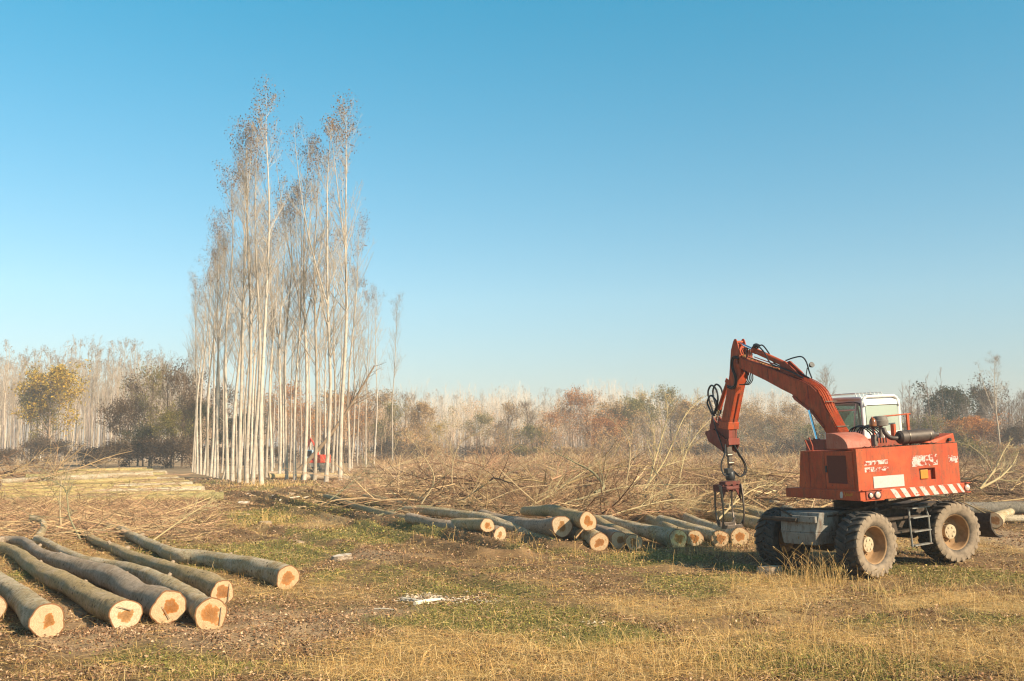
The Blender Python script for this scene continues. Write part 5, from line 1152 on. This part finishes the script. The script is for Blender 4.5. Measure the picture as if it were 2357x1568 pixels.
MB().lathe([(0, .02), (.06, .06), (.10, .065), (.10, 0)], (.02, 1.33, 4.22), (0, -.8, .35), 14).tube([(.02, 1.42, 4.2), (0, 1.45, 4.05), (0, 1.45, 3.93)], .012, 6).build('work_lamp', M['black'], boom, True)
lf_ = MB(); r_ = random.Random(9)
for k in range(70):
    t_ = r_.random(); y_ = 3.75 - t_ * 1.6; z_ = 4.67 - t_ * .50 + r_.uniform(-.01, .03); lf_.box(-.2 + r_.random() * .2, -.17 + r_.random() * .2, y_, y_ + r_.uniform(.02, .05), z_, z_ + .012)
lf_.build('leaf_litter_on_boom', M['leaf_tan'], boom)
MB().tube([(-.20, 3.4, 4.62), (-.2, 2.3, 4.29)], .012, 6).tube([(-.02, 3.4, 4.62), (-.02, 2.3, 4.29)], .012, 6).build('pipe', M['orange_dull'], boom)
# boom rams
for x_ in (-.34, .12):
    c_ = MB().tube([(x_, .92, 1.95), (x_, .80, 2.62)], .075, 16).build('boom_cylinder', M['orange_dull'], EX, True)
    MB().tube([(x_, .80, 2.60), (x_, 1.00, 3.24)], .036, 12).build('rod', M['chrome'], c_, True)
# stick
sl_ = [(3.80, 5.05), (3.84, 5.11), (3.91, 5.11), (3.97, 5.05), (4.09, 4.85), (4.24, 4.24), (4.33, 4.02), (4.50, 3.63), (4.78, 3.08), (4.40, 3.04), (4.03, 3.78), (3.86, 4.10), (3.72, 4.24), (3.72, 4.80)]
stick = MB().prism([(3.88, 4.45), (4.16, 4.5), (4.24, 4.24), (4.33, 4.02), (4.50, 3.63), (4.78, 3.08), (4.40, 3.04), (4.03, 3.78), (3.86, 4.10), (3.80, 4.25)], -.20, 0).prism(sl_, -.225, -.20).prism(sl_, 0., .025).build('stick', M['orange'], EX, bevel=.008)
MB().prism([(3.80, 4.68), (3.83, 4.68), (3.83, 4.98), (3.80, 4.98)], -.2, 0).tube([(-.235, 3.87, 5.03), (.035, 3.87, 5.03)], .035, 12).build('cross_plate', M['orange'], stick)
MB().prism([(4.02, 3.775), (4.40, 3.035), (4.385, 3.03), (4.005, 3.77)], -.105, -.09).build('weld_seam', M['red_dark'], stick)
MB().prism([(4.37, 3.06), (4.42, 2.88), (4.86, 2.94), (4.80, 3.12)], -.26, .06).build('collar', M['orange'], stick, bevel=.012)
head = MB().prism([(4.44, 2.90), (4.48, 2.50), (4.70, 2.42), (5.20, 2.62), (5.35, 2.95), (5.20, 3.25), (4.84, 2.95)], -.22, -.18).prism([(4.44, 2.90), (4.48, 2.50), (4.70, 2.42), (5.20, 2.62), (5.35, 2.95), (5.20, 3.25), (4.84, 2.95)], -.02, .02).prism([(4.45, 2.90), (4.47, 2.58), (4.75, 2.6), (4.82, 2.93)], -.18, -.02).build('stick_head', M['red_dark'], EX, bevel=.006)
MB().prism([(5.10, 2.92), (5.48, 2.86), (5.50, 2.80), (5.36, 2.60), (4.62, 2.30), (4.44, 2.50), (4.44, 2.60)], -.27, -.235).prism([(5.10, 2.92), (5.48, 2.86), (5.36, 2.60), (4.62, 2.30), (4.44, 2.50), (4.44, 2.60)], .035, .07).box(-.26, .06, 4.42, 4.46, 2.50, 2.66).build('grapple_bracket', M['red_dark'], head, bevel=.005)
rc = MB().tube([(-.11, 4.48, 4.10), (-.11, 5.0, 3.42)], .055, 14).prism([(4.30, 4.05), (4.42, 3.85), (4.56, 4.10), (4.50, 4.18)], -.16, -.13).build('bucket_cylinder', M['orange'], EX, True)
MB().tube([(-.11, 5.0, 3.42), (-.11, 5.24, 3.08)], .03, 10).build('rod', M['chrome'], rc, True)
hh = MB()
for x_, dy, dz in ((-.17, 0, 0), (-.06, -.06, .02), (-.20, .02, -.26)):
    hh.tube(smooth_path([(x_, 5.15 + dy, 3.25), (x_, 5.33 + dy, 3.62 + dz * .5), (x_, 5.38 + dy, 3.88 + dz), (x_, 5.20 + dy, 4.04 + dz), (x_, 4.98 + dy, 3.92 + dz), (x_, 4.93 + dy, 3.66 + dz * .5), (x_, 5.10 + dy, 3.30)], 5), .024, 8)
hh.tube(smooth_path([(-.26, 3.70, 4.62), (-.28, 3.86, 4.68), (-.30, 3.99, 4.58), (-.30, 3.98, 4.38), (-.29, 3.90, 4.2), (-.28, 3.92, 4.0), (-.27, 4.1, 3.93), (-.26, 4.3, 3.98)], 5), .020, 8)
hh.tube(smooth_path([(-.255, 3.74, 4.60), (-.265, 3.88, 4.64), (-.285, 3.95, 4.54), (-.285, 3.93, 4.36), (-.275, 3.86, 4.2), (-.265, 3.9, 3.96), (-.25, 4.12, 3.89), (-.25, 4.32, 3.94)], 5), .018, 8)
for k in range(4):
    x_ = -.19 + k * .05; hh.tube(smooth_path([(x_, 3.66, 4.33), (x_, 3.52, 4.25), (x_, 3.50, 4.08), (x_, 3.66, 3.97), (x_, 3.86, 3.98)], 4), .013, 6)
    hh.tube(smooth_path([(x_, 3.72, 4.72), (x_, 3.62, 4.84), (x_, 3.48, 4.82), (x_, 3.44, 4.66)], 4), .010, 6)
hh.tube(smooth_path([(-.25, 5.12, 3.28), (-.27, 4.95, 2.9), (-.3, 4.8, 2.72), (-.33, 4.66, 2.55), (-.30, 4.6, 2.3)], 4), .016, 7)
hh.build('stick_hoses', M['black'], EX, True)
MB().box(-.19, -.02, 3.47, 3.50, 4.52, 4.80).build('pipe_manifold', M['orange_dull'], boom)
# grapple
gx, gy = -.20, 4.55
gl_ = MB().box(gx - .07, gx + .07, gy - .06, gy + .06, 2.30, 2.50).box(gx - .03, gx + .06, gy - .05, gy + .05, 1.86, 2.32).lathe([(0, 0), (0, .05), (.14, .05), (.14, 0)], (gx - .07, gy - .02, 2.25), (1, 0, 0), 12).lathe([(0, 0), (0, .045), (.16, .045), (.16, 0)], (gx - .08, gy - .07, 2.05), (1, 0, 0), 12).build('swivel_link', M['steel'], EX, bevel=.006)
rt = MB().lathe([(0, 0), (0, .10), (.05, .12), (.20, .11), (.24, .08), (.24, 0)], (gx, gy, 1.62), (0, 0, 1), 20).box(gx - .12, gx + .02, gy - .1, gy + .08, 1.80, 1.92).build('rotator', M['black'], EX, True)
gh = MB()
for s_, ox, oz in ((1, 0, 0), (1, .025, .02), (-1, 0, .05), (-1, .03, .08)):
    if s_ > 0: p_ = [(gx + .10, gy - .1, 2.52), (gx + .24, gy - .1, 2.28), (gx + .40, gy - .1, 2.02), (gx + .40, gy - .1, 1.80), (gx + .24, gy - .1, 1.70), (gx + .10, gy - .05, 1.84)]
    else: p_ = [(gx - .15, gy - .1, 2.50), (gx - .18, gy - .12, 2.30), (gx - .29, gy - .1, 2.06), (gx - .30, gy - .1, 1.88), (gx - .22, gy - .1, 1.74), (gx - .08, gy - .05, 1.72)]
    gh.tube(smooth_path([(q[0] - ox * s_, q[1] + ox, q[2] + oz * .3) for q in p_], 5), .015, 7)
gh.build('grapple_hoses', M['black'], EX, True)
hd = MB().box(gx - .24, gx + .18, gy - .14, gy + .16, 1.50, 1.60).lathe([(0, 0), (0, .052), (.60, .052), (.60, 0)], (gx - .45, gy - .20, 1.44), (1, 0, 0), 16).lathe([(0, 0), (0, .052), (.48, .052), (.48, 0)], (gx - .28, gy + .25, 1.46), (1, 0, 0), 16)
for x_ in (-.36, -.24, -.08, .08): hd.box(gx + x_, gx + x_ + .03, gy - .22, gy + .26, 1.35, 1.53)
hd.prism([(gx - .44, 1.50), (gx - .24, 1.50), (gx - .36, 1.26), (gx - .44, 1.10)], gy - .24, gy - .20, 1).prism([(gx - .08, 1.50), (gx + .12, 1.50), (gx + .12, 1.12), (gx + .05, 1.26)], gy - .24, gy - .20, 1)
hd.build('grapple_head', M['grapple_red'], EX, bevel=.006)
def tine(x_, s_):
    pr = [(0, 1.52), (s_ * .05, 1.30), (s_ * .08, 1.05), (s_ * .08, .80), (s_ * .04, .60), (-s_ * .02, .46)]; th_ = [.07, .05, .035, .03, .03, .02]
    base = gy - .22 if s_ < 0 else gy + .27
    outl = [(base + p[0] + s_ * t, p[1]) for p, t in zip(pr, th_)] + [(base + p[0] - s_ * t * .5, p[1] + .01) for p, t in reversed(list(zip(pr, th_)))]
    return MB().prism(outl, x_ - .014, x_ + .014).build('tine', M['steel'], EX, bevel=.003)
for x_ in (gx - .46, gx + .13): tine(x_, -1)
for x_ in (gx - .27, gx + .22): tine(x_, 1)
MB().prism([(gx - .46, .46), (gx + .13, .46), (gx + .13, .66), (gx + .05, .54), (gx - .38, .54), (gx - .46, .66)], gy - .24, gy - .21, 1).prism([(gx - .27, .47), (gx + .22, .47), (gx + .22, .70), (gx + .14, .56), (gx - .19, .56), (gx - .27, .72)], gy + .25, gy + .28, 1).build('tine_plate', M['steel'], EX, bevel=.003)

# cab
cx0, cx1, cy0, cy1, cz0, cz1 = .46, 1.42, .20, 1.55, 2.45, 3.47
def rrect(x0, x1, z0, z1, r, n=6):
    p = [(x0, z0)]; p += [(x0 + r - r * math.cos(w), z1 - r + r * math.sin(w)) for w in np.linspace(0, math.pi / 2, n)]
    p += [(x1 - r + r * math.sin(w), z1 - r + r * math.cos(w)) for w in np.linspace(0, math.pi / 2, n)]; return p + [(x1, z0)]
cab = MB()
rp = rrect(cx0, cx1, cz0, cz1, .16)
for y_ in (cy0 + .03, cy1 - .15): cab.tube(smooth_path([(q[0], y_, q[1]) for q in rp], 2), .032, 10)
# roof skin with rounded edges, sloping to the rear
ro = MB(); prof = [(cy0 - .01, 3.29), (cy0 + .01, 3.36), (cy0 + .06, 3.43), (cy0 + .16, 3.475), (cy1 - .3, 3.49), (cy1 - .1, 3.45), (cy1, 3.37)]
ro.prism(prof + [(cy1, 3.33), (cy0 + .03, 3.27)], cx0 + .05, cx1 - .05)
ro.tube(smooth_path([(cx0 + .03, q[0], q[1] - .03) for q in prof], 3), .035, 10).tube(smooth_path([(cx1 - .03, q[0], q[1] - .03) for q in prof], 3), .035, 10)
ro.build('cab_roof', M['white'], EX, True)
for x_ in (cx0 + .02, cx1 - .02):
    cab.tube([(x_, cy0 + .03, 2.46), (x_, cy0 + .03, 3.3)], .035, 8); cab.tube([(x_, cy1 - .1, 2.46), (x_, cy1 - .02, 3.35)], .03, 8); cab.tube([(x_, cy0, 2.72), (x_, cy1, 2.72)], .025, 8)
cab.box(cx0, cx1, cy0, cy0 + .05, 2.45, 2.72).box(cx0, cx0 + .04, cy0, cy1, 2.45, 2.70).box(cx1 - .04, cx1, cy0, cy1, 2.45, 2.70)
cab.tube([(cx0 + .02, cy0 + .38, 2.72), (cx0 + .02, cy0 + .24, 3.33)], .022, 8).tube([(cx0 + .02, cy0 + .28, 3.2), (cx0 + .02, cy1 - .08, 3.2)], .022, 8)
cab.build('cab_frame', M['white'], EX, True)
MB().tube([(cx1 + .04, cy0 + .1, 3.40), (cx1 + .12, cy0 + .25, 3.2), (cx1 + .30, cy0 + .35, 2.60)], .03, 8).tube([(cx0 - .01, cy0 + .05, 2.6), (cx0 - .01, cy0 + .05, 3.22), (cx0 - .01, cy0 + .12, 3.34), (cx0 - .01, cy0 + .3, 3.37), (cx0 - .01, cy1 - .2, 3.36)], .012, 6).build('cab_seal', M['black'], EX, True)
MB().box(cx0 + .06, cx1 - .06, cy0 - .004, cy0 + .004, 2.72, 3.27).build('rear_window', M['glass_dusty'], EX)
MB().box(cx0 + .004, cx0 + .010, cy0 + .06, cy1 - .06, 2.72, 3.34).build('side_window', M['glass'], EX)
MB().box(cx1 - .010, cx1 - .004, cy0 + .06, cy1 - .06, 2.72, 3.34).build('side_window', M['glass'], EX)
MB().box(cx0 + .06, cx1 - .06, cy1 - .004, cy1 + .004, 2.5, 3.34).build('windscreen', M['glass'], EX)
MB().hexa([(.70, .75, 2.45), (1.15, .75, 2.45), (1.15, 1.2, 2.45), (.70, 1.2, 2.45), (.72, .70, 2.62), (1.13, .70, 2.62), (1.13, 1.2, 2.6), (.72, 1.2, 2.6)]).hexa([(.74, .62, 2.6), (1.1, .62, 2.6), (1.1, .75, 2.6), (.74, .75, 2.6), (.78, .50, 3.05), (1.06, .50, 3.05), (1.06, .58, 3.05), (.78, .58, 3.05)]).build('seat', M['black'], EX, bevel=.03)
rk = MB()
for k in range(8):
    x_ = cx0 - .12 + k * .115 if False else cx0 + .02 + k * .10
    rk.tube(smooth_path([(x_, cy0 + .22, 3.46), (x_, cy0 + .25, 3.54), (x_, cy0 + .36, 3.56), (x_, cy1 + .05, 3.56)], 3), .010, 6)
rk.tube([(cx0, cy0 + .7, 3.56), (cx1 - .1, cy0 + .7, 3.56)], .010, 6).tube([(cx0, cy1, 3.56), (cx1 - .1, cy1, 3.56)], .010, 6)
rk.build('roof_guard', M['white'], EX, True)
MB().tube([(.42, -.08, 3.02), (1.45, -.08, 3.06)], .016, 8).box(1.33, 1.39, -.10, -.06, 2.42, 3.06).box(.42, .47, -.1, -.06, 2.42, 3.02).box(.94, 1.0, -.12, -.02, 2.42, 2.86).build('guard_frame', M['orange'], EX, bevel=.004)
MB().tube([(cx0 + .3, cy0 + .2, 3.50), (cx0 + .42, cy0 + .2, 3.50)], .02, 6).build('roof_bracket', M['black'], EX)

# undercarriage
MB().lathe([(0, 0), (0, .52), (.14, .52), (.14, .46), (.28, .46), (.28, 0)], (0, 0, 1.18), (0, 0, 1), 36).build('swing_ring', M['mud'], EX, True)
ch = MB().box(-1.35, 1.6, -.42, .42, .72, 1.10).box(-.75, .75, -.62, .62, 1.02, 1.18).prism([(-1.7, 1.14), (1.8, 1.14), (1.8, 1.18), (-1.7, 1.18)], -.5, .5, 1)
ch.box(-.55, .6, -.95, -.42, .98, 1.03).box(-.4, .5, -.9, -.42, .70, .74)
ch.build('chassis', M['mud'], EX, bevel=.012, M=CM)
fb = MB().hexa([(-1.98, -.40, .62), (-1.35, -.40, .62), (-1.35, .40, .62), (-1.98, .40, .62), (-2.0, -.44, .86), (-1.35, -.44, .86), (-1.35, .44, .86), (-2.0, .44, .86)]).hexa([(-2.0, -.44, .861), (-1.35, -.44, .861), (-1.35, .44, .861), (-2.0, .44, .861), (-1.92, -.50, 1.24), (-1.35, -.50, 1.24), (-1.35, .48, 1.24), (-1.92, .48, 1.24)])
fb.build('tool_box', M['chassis'], EX, bevel=.015, M=CM)
MB().box(-2.03, -1.97, -.47, .10, 1.06, 1.18).build('bumper_plate', M['chassis'], EX, bevel=.006, M=CM)
MB().tube([(-2.06, -.05, 1.10), (-2.12, .78, 1.12)], .045, 12).tube([(-2.0, .1, 1.16), (-1.95, .42, 1.27)], .022, 8).tube([(-1.8, .6, 1.26), (-1.5, -.5, 1.30)], .02, 8).build('stabiliser_ram', M['mud'], EX, True, M=CM)
ax = MB()
for x_ in (-1.3, 1.3): ax.tube([(x_, -.82, .62), (x_, -.35, .62), (x_, -.2, .62), (x_, .2, .62), (x_, .35, .62), (x_, .82, .62)], [.09, .09, .19, .19, .09, .09], 16)
ax.tube([(-1.1, 0, .66), (1.1, 0, .66)], .05, 10).tube([(-1.5, -.8, .75), (-1.5, .8, .75)], .03, 8)
ax.build('axle', M['mud'], EX, True, M=CM)
MB().tube([(-1.55, -.62, 1.20), (1.35, -.80, 1.40)], .028, 10).tube([(-.6, -.75, 1.16), (1.1, -.86, 1.30)], .02, 8).box(.55, 1.25, -.90, -.55, 1.15, 1.22).box(-.2, .5, -.85, -.6, 1.2, 1.24).build('brace_bars', M['mud'], EX, True, M=CM)
MB().box(-.05, .02, -.62, -.55, 1.10, 1.46).tube([(-1.3, .1, 1.22), (-1.0, -.2, 1.26), (-.5, -.4, 1.2)], .02, 6).box(-.52, -.44, -.70, -.62, 1.18, 1.46).build('lock_post', M['black'], EX, M=CM)
MB().prism([(-.35, .72), (-.05, .72), (-.12, .98), (-.28, .98)], -.85, -.62, 1).box(-.62, -.40, -.86, -.60, .60, .98).build('valve_block', M['mud'], EX, bevel=.02, M=CM)
ld = MB().tube([(.08, -1.03, 1.20), (.03, -1.06, .98), (.03, -1.08, .44)], .022, 6).tube([(.60, -1.03, 1.20), (.64, -1.06, .98), (.62, -1.08, .44)], .022, 6)
for z_ in (.46, .73, 1.0, 1.19): ld.box(.05, .61, -1.14, -1.02, z_ - .012, z_ + .012)
ld.box(.04, .08, -1.03, -.5, 1.17, 1.21).box(.58, .62, -1.03, -.5, 1.17, 1.21)
ld.build('ladder', M['chassis'], EX, bevel=.004, M=CM)
# dozer blade at the far end
bl_ = [(2.62, .88), (2.58, .72), (2.62, .55), (2.74, .42), (2.92, .34), (3.02, .36), (3.0, .39), (2.90, .38), (2.76, .46), (2.66, .58), (2.63, .72), (2.66, .88)]
MB().prism(bl_, -1.15, 1.15, 1).prism([(2.1, .80), (2.62, .86), (2.62, .56), (2.1, .66)], -.5, -.4, 1).prism([(2.1, .80), (2.62, .86), (2.62, .56), (2.1, .66)], .4, .5, 1).box(1.5, 2.15, -.5, .5, .62, .84).build('dozer_blade', M['mud'], EX, bevel=.004, M=CM)
def WM(x_, y_, z_, steer, flip):
    m_ = CM @ Matrix.Translation((x_, y_, z_)) @ Matrix.Rotation(math.radians(steer), 4, 'Z')
    if not flip: m_ = m_ @ Matrix.Rotation(math.pi, 4, 'Z')
    return m_
wheel(EX, WM(-1.3, -1.03, .62, 0, False)); wheel(EX, WM(-1.3, 1.03, .62, 0, True)); wheel(EX, WM(1.3, -1.03, .62, -12, False)); wheel(EX, WM(1.3, 1.03, .62, -12, True))

# ------------------------------------------------------------------ small red excavator working in the grove
g = G(*crop(Z8, 1330, 1106)); g = g + np.array([0.3, 2., 0]); SX = thing('small_excavator', 'small red machine with bluish cab working far off in the grove', 'excavator', (g[0], g[1], 0), (0, 0, math.radians(-8))); SX.scale = (.84, .84, .84)
M['red'] = paint('red_paint', (.62, .05, .02)); M['blue_grey'] = simple('pale_blue_paint', (.45, .55, .60), .5)
MB().box(-.2, 1.5, -1.3, .9, 1.25, 2.35).box(-1.4, -.2, -1.2, 1.2, 1.25, 1.6).build('body', M['red'], SX, bevel=.08)
cb = MB().box(-1.45, -.55, -.6, .9, 1.6, 3.0).build('cab', M['blue_grey'], SX, bevel=.1)
MB().box(-1.30, -.70, -.62, -.60, 2.1, 2.85).box(-1.47, -1.45, -.4, .7, 2.0, 2.8).build('window', M['black'], cb)
MB().prism([(-.35, 1.5), (-.1, 2.8), (-.55, 3.9), (-1.0, 4.5), (-.75, 4.1), (-.35, 3.3), (.15, 2.6), (.1, 1.5)], -.3, .05, 1).build('boom', M['red'], SX, bevel=.03)
MB().prism([(-1.05, 4.55), (-1.25, 4.4), (-2.0, 2.4), (-1.85, 2.3), (-.95, 4.2)], -.25, 0, 1).build('stick', M['red_dark'], SX, bevel=.03)
MB().box(-1.2, 1.4, -1.2, 1.2, .7, 1.2).box(-1.5, -1.3, -1.25, -1.15, .1, 1.1).box(1.4, 1.5, -1.25, -1.15, .0, 1.1).box(-1.6, 1.6, -1.4, -1.2, .35, .5).build('undercarriage', M['chassis'], SX, bevel=.04)
for x_ in (-1.0, 1.0):
    for y_ in (-1.1, 1.1): MB().lathe([(-.2, .1), (-.2, .48), (.2, .48), (.2, .1)], (x_, y_, .5), (0, 1, 0), 18).build('wheel', M['tyre'], SX, True)
MB().tube([(-.12, -.35, 1.2), (-.12, -.4, 2.3), (-.5, -.4, 3.5)], .05, 6).build('hydraulic_hose', M['black'], SX)

# ------------------------------------------------------------------ a mass of stems and twigs filling the far wood
def far_wood(name, u0, u1, y0, y1, n, h0, h1, seed, lb, cols, tw=9, lc=None, tb=.25):
    rng = np.random.default_rng(seed); y = rng.uniform(y0, y1, n); x = (rng.uniform(u0, u1, n) - CX) / F * y; K = 5; t = np.linspace(0, 1, K)
    h = rng.uniform(h0, h1, n) * (.75 + .5 * vnoise(x, y * .3, 14, seed)); P = np.zeros((n, K, 3)); P[..., 0] = x[:, None] + rng.normal(size=(n, 1)) * .5 * t; P[..., 1] = y[:, None]; P[..., 2] = h[:, None] * t
    R = rng.uniform(.05, .13, n)[:, None] * (1 - .8 * t)[None]
    P1, R1 = spawn(P, R, tw, tb, .98, 34, 10, lambda tt, pl: pl * .30 * (1.25 - tt), .4, .1, 4, rng, .4, .02)
    P2, R2 = spawn(P1, R1, 4, .2, 1., 36, 10, lambda tt, pl: pl * .5, .2, .1, 3, rng, .5, .016)
    L = [tubes(P, R, 4), tubes(P1, R1, 3), tubes(P2, R2, 3)]; V, Q = merge(L)
    c0 = pick(rng, n, cols, .12); C = np.concatenate([np.repeat(c0, K * 4, 0), np.repeat(np.repeat(c0, tw, 0), 12, 0), np.repeat(np.repeat(c0, tw * 4, 0), 9, 0)])
    if lc:
        tp = P2[:, -1]; kk = rng.uniform(size=len(tp)) < np.clip((fbm(tp[:, 0], tp[:, 2], 7, seed, 2) - .35) * 2.5, 0, .8); tp = tp[kk]; Lv, Lq = leaf_cards(tp, .24, rng, .5, 7)
        hue = vnoise(tp[:, 0], tp[:, 1] * .2, 9, seed + 5); cc = np.array(lc)[np.minimum((hue * len(lc)).astype(int), len(lc) - 1)] * (1 + rng.normal(size=(len(tp), 1)) * .15)
        V, Q = merge([(V, Q), (Lv, Lq)]); C = np.concatenate([C, np.repeat(np.clip(cc, .01, 1), 28, 0)])
    o = ob(name, mesh_np(name, V, Q, None, False, {'col': ('FLOAT_COLOR', np.c_[C, np.ones(len(C))])}), M['brush']); kindof(o, 'stuff'); tag(o, lb, 'wood')
far_wood('far_wood', 880, 2420, 235, 330, 620, 8, 15, 401, 'brown leafless wood massed along the horizon', [(.42, .28, .18), (.52, .36, .24), (.34, .25, .18), (.56, .40, .26)], 9, [(.42, .28, .13), (.55, .27, .09), (.34, .24, .10), (.50, .34, .15), (.24, .20, .08), (.60, .36, .12)])
far_wood('far_wood', 840, 1850, 400, 520, 1000, 22, 30, 402, 'pale hazy plantation mass behind the autumn trees', [(.66, .52, .38), (.56, .43, .31)], 7, None, .45)
far_wood('far_wood', -480, 520, 250, 345, 1000, 13, 24, 403, 'pinkish twiggy mass of the left plantation', [(.46, .32, .24), (.54, .40, .31), (.66, .55, .44)], 8, None, .5)
far_wood('far_wood', 430, 900, 190, 260, 260, 9, 14, 404, 'brown undergrowth seen between the grove trunks', [(.36, .24, .15), (.44, .29, .17)], 9, [(.40, .25, .10), (.50, .25, .08), (.26, .20, .08)])
far_wood('undergrowth', 870, 2120, 190, 228, 700, 3.0, 7.5, 406, 'leafy brown undergrowth at the foot of the far wood', [(.30, .20, .13), (.22, .15, .10)], 7, [(.20, .16, .07), (.30, .20, .10), (.40, .22, .08), (.14, .13, .06), (.34, .24, .12)], .1)
far_wood('far_wood', 2080, 2800, 150, 240, 400, 7, 13, 405, 'dark leafless wood mass at the right edge', [(.18, .13, .10), (.22, .15, .11)])

# ------------------------------------------------------------------ haze
hb_ = MB().box(-900, 900, -60, 760, -1.5, 33).build('haze', None, None); kindof(hb_, 'stuff'); tag(hb_, 'thin pale autumn haze hanging over the whole plain', 'haze')
hm = bpy.data.materials.new('haze_air'); hm.use_nodes = True; hn = hm.node_tree; hn.nodes.clear(); ho = hn.nodes.new('ShaderNodeOutputMaterial'); pv = hn.nodes.new('ShaderNodeVolumePrincipled')
pv.inputs['Color'].default_value = (.95, .95, .95, 1); pv.inputs['Density'].default_value = .0008; pv.inputs['Anisotropy'].default_value = .0
hn.links.new(pv.outputs[0], ho.inputs['Volume']); hb_.data.materials.append(hm)
